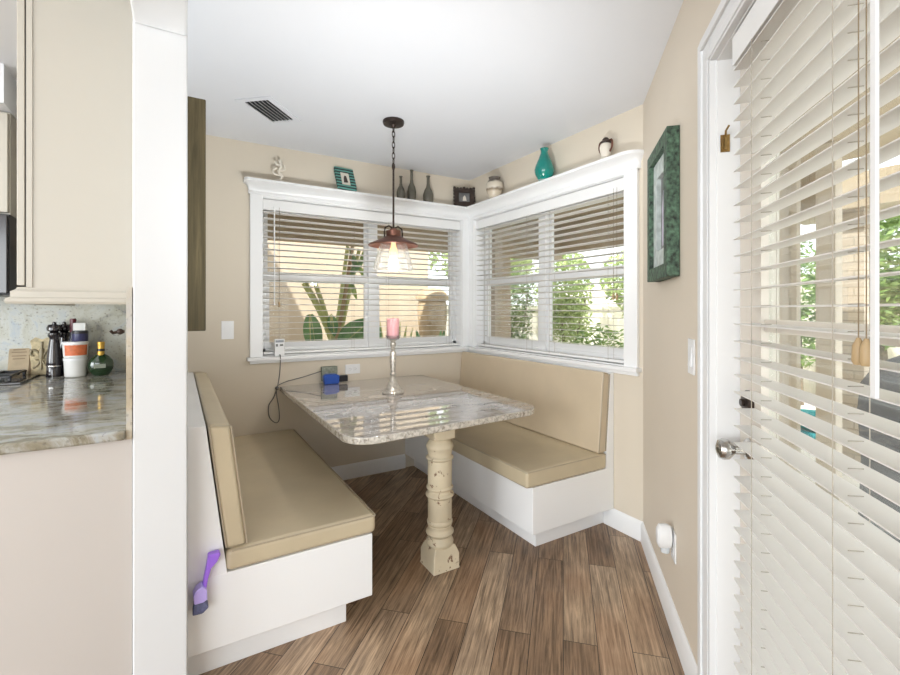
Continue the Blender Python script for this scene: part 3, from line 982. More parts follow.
# turned leg
pc = (1.145, 2.01, 0)
w = MB()
hb = 0.074
w.faces([(pc[0] + sx * r, pc[1] + sy * r, z) for r, z in ((hb + 0.004, 0.0), (hb, 0.012), (hb, 0.075), (0.058, 0.118)) for sx, sy in ((-1, -1), (1, -1), (1, 1), (-1, 1))],
        [(3, 2, 1, 0)] + [(4 * r + k, 4 * r + (k + 1) % 4, 4 * r + 4 + (k + 1) % 4, 4 * r + 4 + k) for r in range(3) for k in range(4)] + [(12, 13, 14, 15)])
blk = w.build('leg_block', M['pillar'], t, 0.006, 2)
w = MB()
def torus(z, h, r0, r1, n=6):
    return [(r0 + (r1 - r0) * math.sin(PI * k / n), z + h * k / n) for k in range(n + 1)]
pr = [(0.050, 0.088), (0.058, 0.098)] + torus(0.100, 0.050, 0.058, 0.070) + [(0.056, 0.155)] + torus(0.160, 0.030, 0.060, 0.072) + [(0.058, 0.196), (0.062, 0.21)] + torus(0.212, 0.028, 0.060, 0.066) \
    + [(0.061, 0.245), (0.062, 0.34)] + torus(0.350, 0.028, 0.061, 0.073) + [(0.059, 0.386)] + torus(0.390, 0.022, 0.060, 0.069) + [(0.062, 0.42), (0.062, 0.53)] + torus(0.540, 0.022, 0.061, 0.071) \
    + [(0.060, 0.568), (0.063, 0.585)] + torus(0.592, 0.034, 0.064, 0.070) + [(0.060, 0.632), (0.052, 0.645), (0.056, 0.655)]
w.lathe(pr, pc, 32)
w.build('turned_leg', M['pillar'], t)
w = MB()
w.prism([(pc[0] + a * 0.062 + b * 0.004, pc[1] + b * 0.062) for a, b in ((-1, -1), (-0.2, -1.12), (1, -1), (1.1, 0), (1, 1), (-1, 1))], 0.650, TZ - 0.0345)
w.build('leg_capital', M['pillar'], t, 0.010, 2)

# candlestick and candle
cc = (1.21, 2.745, TZ + 0.001)
t = thing('candlestick', 'tall slim silver candlestick standing on the granite table', 'candlestick', cc)
w = MB()
w.lathe([(0.070, 0.0), (0.072, 0.008), (0.066, 0.016), (0.050, 0.022), (0.048, 0.036), (0.040, 0.042), (0.034, 0.060), (0.026, 0.075), (0.020, 0.098), (0.013, 0.112)], cc, 28)
w.build('foot', M['silver'], t)
w = MB()
w.lathe([(0.013, 0.112), (0.021, 0.120), (0.022, 0.128), (0.014, 0.136), (0.016, 0.150), (0.021, 0.200), (0.022, 0.250), (0.020, 0.268), (0.010, 0.278), (0.016, 0.288), (0.010, 0.298), (0.018, 0.308), (0.020, 0.325), (0.013, 0.336), (0.022, 0.346)], cc, 24)
w.build('stem', M['silver'], t)
w = MB()
w.lathe([(0.012, 0.344), (0.040, 0.352), (0.050, 0.372), (0.052, 0.378), (0.047, 0.376), (0.036, 0.358), (0.012, 0.351)], cc, 28, caps=False)
w.build('drip_cup', M['cglass'], t)
w = MB()
w.lathe([(0.028, 0.356), (0.039, 0.366), (0.041, 0.372), (0.041, 0.484), (0.037, 0.490), (0.030, 0.486), (0.0, 0.482)], cc, 28)
cd = w.build('pillar_candle', M['candle'])
cd.data.transform(Matrix.Translation((-cc[0], -cc[1], -cc[2] - 0.36))); cd.location = (cc[0], cc[1], cc[2] + 0.36)
tag(cd, 'pink pillar candle in the silver candlestick', 'candle')
MB().tube([(cc[0], cc[1], cc[2] + 0.480), (cc[0] + 0.001, cc[1], cc[2] + 0.500)], 0.0012, 5).build('wick', M['black'], cd)

# gadgets by the wall
t = thing('battery_charger', 'blue charger box with a black end, on the table against the wall', 'charger', (0.99, YA - 0.06, TZ + 0.001))
g = MB().prism([(0.915, TZ + 0.001), (1.02, TZ + 0.001), (1.024, TZ + 0.06), (1.0, TZ + 0.072), (0.925, TZ + 0.075), (0.905, TZ + 0.06)], YA - 0.10, YA - 0.055, 'y')
g.build('blue_case', M['blue'], t, 0.006, 2)
bx('black_end', (1.022, YA - 0.098, TZ + 0.012), (1.088, YA - 0.06, TZ + 0.058), M['black'], t, 0.006, 2)
bx('grey_card', (0.905, YA - 0.05, TZ + 0.02), (1.022, YA - 0.02, TZ + 0.125), M['cardg'], t, 0.003, 1)
t = thing('weather_sensor', 'small white boxed sensor with a dark display on the window sill', 'sensor', (0.611, YA - 0.028, 0.973))
bx('housing', (0.578, YA - 0.044, 0.973), (0.645, YA - 0.012, 1.095), M['plast'], t, 0.004, 2)
w = MB()
w.box((0.584, YA - 0.046, 1.070), (0.639, YA - 0.0435, 1.086))
w.build('display', mat('grey display', (0.22, 0.24, 0.26), 0.3), t)
for x0, x1, z0, z1 in ((0.586, 0.600, 1.042, 1.06), (0.612, 0.635, 1.045, 1.058)):
    bx('marking', (x0, YA - 0.0455, z0), (x1, YA - 0.0435, z1), M['slot'], t)
def smooth_path(pts, n=8):
    pts = [Vector(p) for p in pts]
    out = []
    P_ = [pts[0]] + pts + [pts[-1]]
    for i in range(1, len(P_) - 2):
        a, b, c_, d = P_[i - 1], P_[i], P_[i + 1], P_[i + 2]
        for k in range(n):
            u = k / n
            out.append(0.5 * ((2 * b) + (c_ - a) * u + (2 * a - 5 * b + 4 * c_ - d) * u * u + (3 * b - a - 3 * c_ + d) * u ** 3))
    out.append(pts[-1])
    return out
yw = YA - 0.006
cb = smooth_path([(0.612, YA - 0.046, 0.985), (0.614, YA - 0.056, 0.965), (0.622, yw, 0.90), (0.617, yw, 0.83), (0.608, yw, 0.775), (0.600, yw - 0.004, 0.745), (0.578, yw, 0.68),
                  (0.545, yw, 0.625), (0.55, yw, 0.545), (0.59, yw, 0.50), (0.615, yw, 0.52), (0.612, yw - 0.004, 0.60), (0.598, yw - 0.004, 0.69), (0.600, yw - 0.008, 0.755), (0.66, yw - 0.004, 0.785), (0.78, yw - 0.006, 0.81), (0.905, YA - 0.03, 0.845)])
w = MB().tube(cb, 0.0032, 6)
w.ball((0.600, yw - 0.006, 0.745), 0.014)
tag(w.build('power_cord', M['slot']), 'thin dark power cord looped down the back wall beside the table', 'cord')

# ------------------------------------------------------------------ pendant lamp
px, py = 1.129, 2.554
t = thing('pendant_lamp', 'copper and clear glass pendant lamp hanging above the table', 'pendant lamp', (px, py, H))
MB().lathe([(0.064, H - 0.0005), (0.066, H - 0.010), (0.062, H - 0.022), (0.020, H - 0.026), (0.008, H - 0.040), (0.0, H - 0.042)], (px, py, 0), 28).build('canopy', M['bronze'], t)
w = MB()
for k in range(8):
    z = H - 0.048 - k * 0.033
    ring = []
    for j in range(14):
        a = 2 * PI * j / 14
        u, v = 0.0085 * math.cos(a), 0.0215 * math.sin(a)
        ring.append((px + (u if k % 2 else 0), py + (0 if k % 2 else u), z + v))
    w.tube(ring, 0.0027, 6, True)
w.build('chain', M['bronze'], t)
MB().cyl((px, py, 1.792), (px, py, 2.195), 0.0062, seg=10).build('rod', M['bronze'], t)
w = MB()
w.lathe([(0.008, 1.80), (0.020, 1.795), (0.026, 1.785), (0.046, 1.782), (0.046, 1.742), (0.040, 1.738)], (px, py, 0), 24)
w.build('socket_cap', M['copper'], t)
yk = MB()
for sgn in (-1, 1):
    yk.tube([(px + sgn * 0.010, py, 1.800), (px + sgn * 0.030, py, 1.812), (px + sgn * 0.055, py, 1.798), (px + sgn * 0.060, py, 1.768), (px + sgn * 0.058, py, 1.742)], 0.005, 8)
yk.build('yoke', M['bronze'], t)
MB().lathe([(0.040, 1.750), (0.060, 1.742), (0.100, 1.722), (0.146, 1.702), (0.154, 1.694), (0.152, 1.690), (0.144, 1.697), (0.098, 1.716), (0.058, 1.736), (0.040, 1.742)], (px, py, 0), 36, caps=False).build('shade', M['copper'], t)
MB().lathe([(0.078, 1.708), (0.085, 1.690), (0.100, 1.640), (0.114, 1.590), (0.121, 1.560), (0.119, 1.545), (0.108, 1.536), (0.105, 1.536), (0.116, 1.547), (0.118, 1.560), (0.111, 1.590), (0.097, 1.640), (0.082, 1.690), (0.075, 1.708)], (px, py, 0), 36, caps=False).build('glass_shade', M['cglass'], t)
b_ = MB().lathe([(0.013, 1.735), (0.014, 1.690), (0.022, 1.668), (0.026, 1.640), (0.022, 1.612), (0.010, 1.598), (0.0, 1.596)], (px, py, 0), 18).build('bulb', M['bulb'], t)
pl = bpy.data.lights.new('bulb_glow', 'POINT')
pl.energy = 7.0
pl.color = (1.0, 0.92, 0.82)
pl.shadow_soft_size = 0.03
plo = bpy.data.objects.new('bulb_glow', pl)
COL.objects.link(plo)
plo.location = (px, py, 1.56)

# ------------------------------------------------------------------ ceiling vent
V = Matrix.Translation((0.455, 2.785, H)) @ Matrix.Rotation(math.radians(48), 4, 'Z')
t = thing('ceiling_vent', 'white rectangular ceiling air vent with angled grey louvres', 'vent', (0.455, 2.785, H))
w = MB()
for a, b in (((-0.165, -0.105), (0.165, -0.072)), ((-0.165, 0.072), (0.165, 0.105)), ((-0.165, -0.072), (-0.132, 0.072)), ((0.132, -0.072), (0.165, 0.072))):
    w.box((a[0], a[1], -0.006), (b[0], b[1], -0.0005), V)
w.build('frame', M['ceil'], t)
bx('backing', (-0.132, -0.072, -0.004), (0.132, 0.072, -0.0005), M['black'], t, mtx=V)
for k in range(6):
    y = -0.060 + k * 0.024
    w = MB()
    a_, b_ = (y - 0.006, -0.017), (y + 0.006, -0.005)
    w.faces([V @ Vector(p) for p in ((-0.131, a_[0], a_[1]), (0.131, a_[0], a_[1]), (0.131, b_[0], b_[1]), (-0.131, b_[0], b_[1]), (-0.131, a_[0], a_[1] + 0.002), (0.131, a_[0], a_[1] + 0.002), (0.131, b_[0], b_[1] + 0.002), (-0.131, b_[0], b_[1] + 0.002))],
            [(3, 2, 1, 0), (4, 5, 6, 7), (0, 1, 5, 4), (1, 2, 6, 5), (2, 3, 7, 6), (3, 0, 4, 7)])
    w.build('louvre', M['white'], t)

# ------------------------------------------------------------------ things on the ledge above the windows
LZ = 2.1905
def bottle(x, y, h, r, label):
    o = MB().lathe([(r * 0.85, 0), (r, 0.006), (r * 1.02, h * 0.30), (r * 0.80, h * 0.45), (r * 0.42, h * 0.58), (r * 0.30, h * 0.70), (r * 0.30, h * 0.96), (r * 0.42, h * 0.97), (r * 0.42, h), (r * 0.2, h)], (0, 0, 0), 22).build('bottle', M['pewter'])
    o.location = (x, y, LZ)
    return tag(o, label, 'bottle', 'grey bottles on the ledge')
yd = YA - 0.052
bottle(1.54, yd, 0.185, 0.034, 'short grey ceramic bottle on the ledge, leftmost of the three bottles')
bottle(1.637, yd, 0.250, 0.036, 'tallest grey ceramic bottle on the ledge, middle of the three')
bottle(1.79, yd, 0.225, 0.042, 'wide grey ceramic bottle on the ledge, rightmost of the three bottles')
# coral shaped figurine
w = MB()
fx, fy = 0.605, yd
w.ball((fx, fy, LZ + 0.012), 0.028, 1.3, 0.8, 0.42)
w.tube(smooth_path([(fx - 0.005, fy, LZ + 0.01), (fx + 0.022, fy, LZ + 0.045), (fx - 0.002, fy, LZ + 0.08), (fx + 0.014, fy, LZ + 0.115), (fx + 0.006, fy, LZ + 0.150)]), 0.0095, 7)
w.tube(smooth_path([(fx + 0.018, fy, LZ + 0.05), (fx - 0.030, fy + 0.004, LZ + 0.06), (fx - 0.036, fy, LZ + 0.09), (fx - 0.016, fy, LZ + 0.10)]), 0.0075, 7)
w.tube(smooth_path([(fx + 0.005, fy, LZ + 0.085), (fx + 0.036, fy - 0.004, LZ + 0.095), (fx + 0.034, fy, LZ + 0.125)]), 0.0075, 7)
w.tube(smooth_path([(fx + 0.010, fy, LZ + 0.118), (fx - 0.018, fy, LZ + 0.128), (fx - 0.020, fy, LZ + 0.148)]), 0.007, 7)
w.ball((fx + 0.006, fy, LZ + 0.152), 0.011)
tag(w.build('figurine', M['coral']), 'small white twisted figurine at the left end of the ledge', 'figurine')
# teal striped picture frame, leaning
def frame_thing(name, label, cat, mtx, wd, hg, bw, t_, mf, mi, extra=None):
    t = thing(name, label, cat, mtx.translation)
    w = MB()
    w.box((-wd / 2, 0, 0), (wd / 2, t_, bw), mtx)
    w.box((-wd / 2, 0, hg - bw), (wd / 2, t_, hg), mtx)
    w.box((-wd / 2, 0, bw), (-wd / 2 + bw, t_, hg - bw), mtx)
    w.box((wd / 2 - bw, 0, bw), (wd / 2, t_, hg - bw), mtx)
    f = w.build('frame', mf, t, 0.003, 1)
    pic = bx('picture', (-wd / 2 + bw, 0.002, bw), (wd / 2 - bw, t_ * 0.5, hg - bw), mi, t, mtx=mtx)
    if extra:
        extra(t, mtx, pic)
    return t
Mx = Matrix.Translation((1.085, YA - 0.078, LZ + 0.001)) @ Matrix.Rotation(math.radians(6), 4, 'Z') @ Matrix.Rotation(math.radians(-22), 4, 'X') @ Matrix.Rotation(PI, 4, 'Z')
def fig(t, m, pic):
    MB().prism([(-0.018, 0.07), (0.016, 0.065), (0.012, 0.105), (0.004, 0.128), (-0.010, 0.125)], 0.008, 0.0115, 'y', m).build('portrait', M['darkfr'], pic)
frame_thing('picture_frame', 'small leaning picture frame with teal and black stripes on the ledge', 'picture frame', Mx, 0.150, 0.195, 0.040, 0.018, M['strip_teal'], M['coral'], fig)
Mx = Matrix.Translation((2.135, YA - 0.072, LZ + 0.004)) @ Matrix.Rotation(math.radians(-22), 4, 'Z') @ Matrix.Rotation(math.radians(-8), 4, 'X') @ Matrix.Rotation(PI, 4, 'Z')
def fig2(t, m, pic):
    MB().prism([(-0.02, 0.05), (0.014, 0.05), (0.010, 0.085), (-0.004, 0.10), (-0.014, 0.085)], 0.010, 0.0125, 'y', m).build('portrait', M['coral'], pic)
    w = MB()
    for k in range(7):
        w.ball(m @ Vector((-0.085 + k * 0.0283, 0.012, 0.158 + (0.006 if k in (0, 3, 6) else 0))), 0.014, seg=8, rings=6)
    for sx in (-1, 1):
        for k in range(5):
            w.ball(m @ Vector((sx * 0.085, 0.012, 0.02 + k * 0.03)), 0.013, seg=8, rings=6)
    w.build('carved_edge', M['darkfr'], t)
frame_thing('picture_frame', 'dark ornate carved picture frame in the corner of the ledge', 'picture frame', Mx, 0.170, 0.160, 0.038, 0.022, M['darkfr'], M['art'], fig2)
# banded jar
w = MB()
w.lathe([(0.040, 0), (0.046, 0.010), (0.062, 0.045), (0.070, 0.082), (0.066, 0.112), (0.050, 0.135), (0.042, 0.145), (0.046, 0.155), (0.048, 0.160), (0.040, 0.160), (0.036, 0.150)], (0, 0, 0), 26)
jo = w.build('ginger_jar', M['jarp']); jo.location = (XB - 0.078, 2.91, LZ)
tag(jo, 'round banded brown and cream jar on the ledge over the right window', 'jar')
w = MB()
w.lathe([(0.040, 0), (0.046, 0.006), (0.064, 0.040), (0.068, 0.070), (0.060, 0.102), (0.041, 0.145), (0.027, 0.180), (0.024, 0.195), (0.028, 0.212), (0.031, 0.216), (0.027, 0.214), (0.020, 0.195)], (0, 0, 0), 28)
vo = w.build('vase', M['teal']); vo.location = (XB - 0.08, 2.335, LZ)
tag(vo, 'teal glass teardrop vase on the ledge over the right window', 'vase')
t = thing('urn_vase', 'small cream urn with two brown handles at the right end of the ledge', 'vase', (XB - 0.062, 1.83, LZ))
o_ = (XB - 0.062, 1.83, LZ)
MB().lathe([(0.030, 0), (0.033, 0.004), (0.024, 0.014), (0.030, 0.040), (0.036, 0.070), (0.032, 0.088), (0.026, 0.094), (0.0, 0.094)], o_, 20).build('body', M['coral'], t)
MB().lathe([(0.027, 0.094), (0.031, 0.098), (0.034, 0.104), (0.020, 0.114), (0.020, 0.120), (0.012, 0.130), (0.0, 0.134)], o_, 20).build('rim', M['darkfr'], t)
for sg in (-1, 1):
    MB().tube(smooth_path([(o_[0], o_[1] + sg * 0.030, LZ + 0.04), (o_[0], o_[1] + sg * 0.046, LZ + 0.07), (o_[0], o_[1] + sg * 0.044, LZ + 0.105), (o_[0], o_[1] + sg * 0.026, LZ + 0.108)]), 0.006, 7).build('handle', M['copper'], t)

# ------------------------------------------------------------------ pictures on walls
t = thing('wall_picture', 'deep green distressed wooden picture frame on the diagonal wall beside the door', 'picture', tuple(cw(0.62, 0, 1.72)))
s0, s1, z0, z1, dp = 0.414, 0.830, 1.432, 2.012, 0.048
w = MB()
bw = 0.055
w.box((s1 - bw, 0.001, z0), (s1, dp, z1), WC)
w.box((s0, 0.001, z0), (s0 + bw, dp, z1), WC)
w.box((s0 + bw, 0.001, z0), (s1 - bw, dp, z0 + bw), WC)
w.box((s0 + bw, 0.001, z1 - bw), (s1 - bw, dp, z1), WC)
w.build('frame', M['green'], t, 0.003, 2)
w = MB()
i0, i1, j0, j1 = s0 + bw, s1 - bw, z0 + bw, z1 - bw
mw = 0.075
w.box((i0, 0.004, j0), (i0 + mw, 0.030, j1), WC)
w.box((i1 - mw, 0.004, j0), (i1, 0.030, j1), WC)
w.box((i0 + mw, 0.004, j0), (i1 - mw, 0.030, j0 + mw), WC)
w.box((i0 + mw, 0.004, j1 - mw), (i1 - mw, 0.030, j1), WC)
w.build('mat_board', M['mattew'], t, 0.003, 1)
pic = bx('picture', (i0 + mw, 0.004, j0 + mw), (i1 - mw, 0.012, j1 - mw), M['art'], t, mtx=WC)
w = MB()
w.prism([(i0 + mw + 0.03, j0 + mw + 0.02), (i0 + mw + 0.07, j0 + mw + 0.02), (i0 + mw + 0.075, j0 + mw + 0.2), (i0 + mw + 0.05, j0 + mw + 0.26), (i0 + mw + 0.03, j0 + mw + 0.18)], 0.012, 0.014, 'y', WC)
w.build('printed_shape', M['lilac'], pic)
t = thing('wall_picture', 'thick weathered brown wooden picture frame seen edge on beside the white partition', 'picture', (PX1, 2.3, 1.66))
w = MB()
w.box((PX1 + 0.003, 1.95, 1.222), (0.090, 2.01, 2.10))
w.box((PX1 + 0.003, 2.59, 1.222), (0.090, 2.65, 2.10))
w.box((PX1 + 0.003, 2.01, 1.222), (0.090, 2.59, 1.282))
w.box((PX1 + 0.003, 2.01, 2.04), (0.090, 2.59, 2.10))
w.build('frame', M['oldwood'], t, 0.004, 2)
bx('picture', (PX1 + 0.003, 2.01, 1.282), (0.06, 2.59, 2.04), M['art'], t)

# ------------------------------------------------------------------ kitchen
CZ = 0.935
# peninsula: cream panelled base and granite top (leg along the partition)
bx('kitchen_base_cabinet', (-2.4, PY + 0.012, 0.0), (PX0 - 0.001, 2.70, CZ - 0.031), M['creamp'], None, 0.002, 1)
o = bpy.data.objects['kitchen_base_cabinet']; tag(o, 'plain cream base cabinet end under the granite counter', 'cabinet')
w = MB()
w.box((-2.4, PY - 0.012, CZ - 0.030), (PX0 - 0.0165, YA - 0.033, CZ))
tag(w.build('countertop', M['counter'], None, 0.008, 3), 'polished grey streaked granite kitchen counter at the left', 'countertop')
bx('back_base_cabinet', (-2.4, 2.703, 0.0), (PX0 - 0.001, YA - 0.003, CZ - 0.031), M['creamp'])
o = bpy.data.objects['back_base_cabinet']; o.name = 'kitchen_base_cabinet'; tag(o, 'cream base cabinet under the cooktop along the back wall', 'cabinet')
w = MB()
w.box((-2.4, YA - 0.032, CZ), (PX0 - 0.017, YA - 0.001, 1.62))
struct(w.build('trim_5', M['splash']))
struct(bx('trim_6', (PX0 - 0.016, PY, CZ - 0.03), (PX0 - 0.001, YA - 0.033, 1.372), M['strip']))
# upper cabinet by the partition
t = thing('upper_cabinet', 'cream upper kitchen cabinet, its side facing out beside the white partition', 'cabinet', (-0.29, 2.5, 1.38))
bx('body', (-0.436, 2.05, 1.378), (PX0 - 0.001, 2.98, 2.453), M['cream'], t, 0.002, 1)
bx('side_stile', (-0.440, 2.046, 1.378), (-0.424, 2.06, 2.453), M['cream'], t, 0.001, 1)
bx('door', (-0.466, 2.056, 1.385), (-0.446, 2.50, 2.45), M['cream'], t, 0.002, 1)
bx('door', (-0.466, 2.505, 1.385), (-0.446, 2.97, 2.45), M['cream'], t, 0.002, 1)
bx('shadow_gap', (-0.446, 2.062, 1.385), (-0.436, 2.97, 2.45), M['slot'], t)
w = MB()
pp = [(0.0, 1.322), (0.034, 1.322), (0.038, 1.330), (0.036, 1.340), (0.026, 1.346), (0.026, 1.364), (0.014, 1.372), (0.012, 1.379), (0, 1.379)]
rings = []
for o_x, z in pp:
    rings.append([w.bm.verts.new(p) for p in ((PX0 - 0.001, 2.062 - o_x, z), (-0.452 - o_x, 2.062 - o_x, z), (-0.452 - o_x, 2.98, z))])
for a, b in zip(rings, rings[1:]):
    for k in range(2):
        w.bm.faces.new((a[k], a[k + 1], b[k + 1], b[k]))
for k in range(2):
    w.bm.faces.new((rings[0][k], rings[0][k + 1], rings[-1][k + 1], rings[-1][k]))
w.build('light_rail', M['cream'], t)
bx('underside', (-0.452, 2.062, 1.330), (PX0 - 0.001, 2.98, 1.345), M['cream'], t)
# microwave and cabinet over the cooktop
t = thing('microwave', 'black microwave above the cooktop at the left edge', 'microwave', (-0.98, 3.15, 1.36))
bx('housing', (-1.37, 2.98, 1.372), (-0.70, YA - 0.034, 1.764), M['black'], t, 0.004, 2)
bx('door', (-1.36, 2.962, 1.38), (-0.705, 2.979, 1.756), M['lacq'], t, 0.004, 2)
t = thing('upper_cabinet', 'cream upper cabinet above the microwave at the left edge', 'cabinet', (-0.98, 3.15, 1.77))
bx('body', (-1.37, 3.02, 1.768), (-0.706, YA - 0.003, 2.27), M['cream'], t, 0.002, 1)
bx('door', (-1.36, 3.0, 1.775), (-0.712, 3.019, 2.26), M['cream'], t, 0.004, 2)
struct(bx('trim_7', (-1.37, 2.90, 2.272), (-0.702, YA - 0.003, H), M['ceil']))
# cooktop
t = thing('cooktop', 'black gas cooktop with cast grates in the counter', 'cooktop', (-1.0, 3.2, CZ + 0.0005))
bx('glass_plate', (-1.36, 2.98, CZ + 0.0005), (-0.66, 3.34, CZ + 0.012), M['lacq'], t, 0.003, 1)
for kx in (-1.24, -1.02, -0.80):
    w = MB()
    for dx in (-0.085, 0.0, 0.085):
        w.box((kx + dx - 0.006, 3.03, CZ + 0.030), (kx + dx + 0.006, 3.30, CZ + 0.042))
    for yy in (3.04, 3.165, 3.29):
        w.box((kx - 0.095, yy - 0.006, CZ + 0.028), (kx + 0.095, yy + 0.006, CZ + 0.041))
    for dx in (-0.085, 0.085):
        for yy in (3.04, 3.29):
            w.box((kx + dx - 0.007, yy - 0.007, CZ + 0.012), (kx + dx + 0.007, yy + 0.007, CZ + 0.03))
    w.build('grate', M['black'], t, 0.003, 1)

SB = CZ + 0.0008
# pepper mills
def mill(x, y, h, label):
    r = 0.034
    t = thing('pepper_mill', label, 'pepper mill', (x, y, SB), 0, 'black pepper mills')
    MB().lathe([(r, 0), (r, h * 0.17), (r * 0.92, h * 0.19), (r, h * 0.21), (r, h * 0.26), (r * 0.97, h * 0.34), (r * 0.80, h * 0.52), (r * 0.62, h * 0.66), (r * 0.60, h * 0.70), (r * 0.82, h * 0.74), (r * 0.80, h * 0.79), (r * 0.5, h * 0.81)], (x, y, SB), 24).build('body', M['lacq'], t)
    MB().lathe([(r * 0.50, h * 0.81), (r * 0.92, h * 0.84), (r * 0.98, h * 0.89), (r * 0.75, h * 0.945), (r * 0.3, h * 0.955), (r * 0.28, h * 0.985), (r * 0.1, h)], (x, y, SB), 24).build('head', M['lacq'], t)
    MB().lathe([(r * 1.01, h * 0.185), (r * 1.02, h * 0.195), (r * 1.01, h * 0.205)], (x, y, SB), 24, caps=False).build('ring', M['chrome'], t)
mill(-0.582, 3.24, 0.300, 'tall black turned pepper mill in front on the counter')
mill(-0.553, 3.318, 0.298, 'second black pepper mill, half hidden behind the first one')
# wine bottle
t = thing('wine_bottle', 'dark wine bottle with a red capsule behind the tubs', 'bottle', (-0.506, 3.270, SB))
q_ = (-0.506, 3.270, SB)
MB().lathe([(0.022, 0), (0.024, 0.004), (0.024, 0.17), (0.021, 0.195), (0.0135, 0.225), (0.0135, 0.25)], q_, 20).build('glass', mat('dark bottle glass', (0.012, 0.012, 0.03), 0.08), t)
MB().lathe([(0.0140, 0.24), (0.0150, 0.245), (0.0150, 0.312), (0.012, 0.316), (0.0, 0.316)], q_, 18).build('capsule', M['winec'], t)
# stacked tubs
tx, ty = -0.482, 3.18
t = thing('food_tub', 'white food tub with a white lid, lower of the two stacked tubs', 'tub', (tx, ty, SB), 0, 'stacked white food tubs')
MB().lathe([(0.042, 0), (0.047, 0.006), (0.051, 0.092)], (tx, ty, SB), 28).build('body', M['label'], t)
MB().lathe([(0.053, 0.090), (0.053, 0.102), (0.048, 0.104), (0.0, 0.104)], (tx, ty, SB), 28).build('lid', M['plast'], t)
z2 = SB + 0.1045
t = thing('food_tub', 'white food tub with an orange label, upper of the two stacked tubs', 'tub', (tx, ty, z2), 0, 'stacked white food tubs')
MB().lathe([(0.046, 0), (0.052, 0.005), (0.056, 0.078)], (tx, ty, z2), 28).build('body', M['label'], t)
w = MB()
for k in range(9):
    pass
n_ = 10
vs, fs = [], []
for k in range(n_ + 1):
    a = math.radians(-135 + 115 * k / n_)
    for r, z in ((0.0545, 0.014), (0.0572, 0.070)):
        vs.append((tx + r * math.cos(a), ty + r * math.sin(a), z2 + z))
for k in range(n_):
    fs.append((2 * k, 2 * k + 2, 2 * k + 3, 2 * k + 1))
w.faces(vs, fs, True)
w.build('label_band', M['orange'], t)
MB().lathe([(0.058, 0.076), (0.058, 0.086), (0.053, 0.088), (0.0, 0.088)], (tx, ty, z2), 28).build('lid', M['plast'], t)
z3 = z2 + 0.0885
t = thing('spice_jar', 'squat dark jar on top of the orange labelled tub', 'jar', (-0.462, ty, z3))
MB().lathe([(0.034, 0), (0.036, 0.004), (0.036, 0.040), (0.030, 0.046)], (-0.462, ty, z3), 22).build('body', M['navy'], t)
MB().lathe([(0.0365, 0.042), (0.0365, 0.056), (0.033, 0.058), (0.0, 0.058)], (-0.462, ty, z3), 22).build('lid', M['black'], t)
o = bx('small_box', (-0.490, ty - 0.02, z3 + 0.0585), (-0.436, ty + 0.02, z3 + 0.100), M['label'], None, 0.002, 1)
tag(o, 'tiny white box on top of the dark spice jar', 'box')
# round green bottle
gx, gy = -0.370, 3.17
t = thing('liqueur_bottle', 'round flat green bottle with a gold neck beside the tubs', 'bottle', (gx, gy, SB))
w = MB()
w.lathe([(0.032, 0), (0.042, 0.010), (0.056, 0.036), (0.060, 0.058), (0.053, 0.084), (0.036, 0.106), (0.018, 0.118), (0.014, 0.13)], (gx, gy, SB), 26, squash=(1, 0.6))
w.build('body', M['olive'], t)
MB().lathe([(0.0165, 0.112), (0.0172, 0.120), (0.0160, 0.168), (0.0175, 0.170), (0.0175, 0.186), (0.0, 0.188)], (gx, gy, SB), 18).build('gold_neck', M['gold'], t)
MB().lathe([(0.0170, 0.134), (0.0185, 0.136), (0.0185, 0.146), (0.0170, 0.148)], (gx, gy, SB), 18).build('neck_band', M['black'], t)
w = MB()
w.box((gx - 0.026, gy - 0.0415, SB + 0.044), (gx + 0.026, gy - 0.038, SB + 0.066))
w.build('label_plate', mat('pale grey green label', (0.20, 0.22, 0.17), 0.5), t)
# fleur-de-lis plaque
Fp = Matrix.Translation((-0.655, YA - 0.040, SB)) @ Matrix.Rotation(math.radians(-7), 4, 'X')
t = thing('fleur_plaque', 'ivory fleur-de-lis plaque leaning on the granite backsplash', 'plaque', (-0.655, YA - 0.05, SB))
w = MB()
w.prism([(-0.046, 0.0), (0.046, 0.0), (0.050, 0.05), (0.044, 0.06), (0.050, 0.10), (0.044, 0.16), (0.052, 0.19), (0.03, 0.215), (0.0, 0.20), (-0.03, 0.215), (-0.052, 0.19), (-0.044, 0.16), (-0.050, 0.10), (-0.044, 0.06), (-0.050, 0.05)], -0.018, -0.006, 'y', Fp)
w.build('plate', M['ivory'], t, 0.003, 1)
w = MB()
def fl(pts, r): w.tube(smooth_path([Fp @ Vector((x, -0.020, z)) for x, z in pts]), r, 7)
fl([(0, 0.03), (0, 0.09), (0, 0.15), (0, 0.185)], [0.006] * 8 + [0.011] * 8 + [0.006] * 9)
for sg in (-1, 1):
    fl([(sg * 0.004, 0.085), (sg * 0.018, 0.13), (sg * 0.040, 0.14), (sg * 0.044, 0.115), (sg * 0.032, 0.108)], 0.006)
    fl([(sg * 0.004, 0.08), (sg * 0.016, 0.055), (sg * 0.034, 0.04)], 0.005)
fl([(-0.024, 0.085), (0.024, 0.085)], 0.006)
w.build('fleur_relief', mat('tarnished ivory relief', (0.30, 0.25, 0.15), 0.5, var=0.3, vscale=40), t)
Fp = Matrix.Translation((-0.745, YA - 0.040, CZ + 0.0)) @ Matrix.Rotation(math.radians(-12), 4, 'X')
t = thing('wooden_plaque', 'pale engraved wooden plaque behind the cooktop', 'plaque', (-0.745, YA - 0.05, CZ + 0.001))
w = MB()
w.box((-0.048, -0.024, 0.004), (0.040, -0.002, 0.172), Fp)
w.build('board', M['tanwood'], t, 0.003, 1)
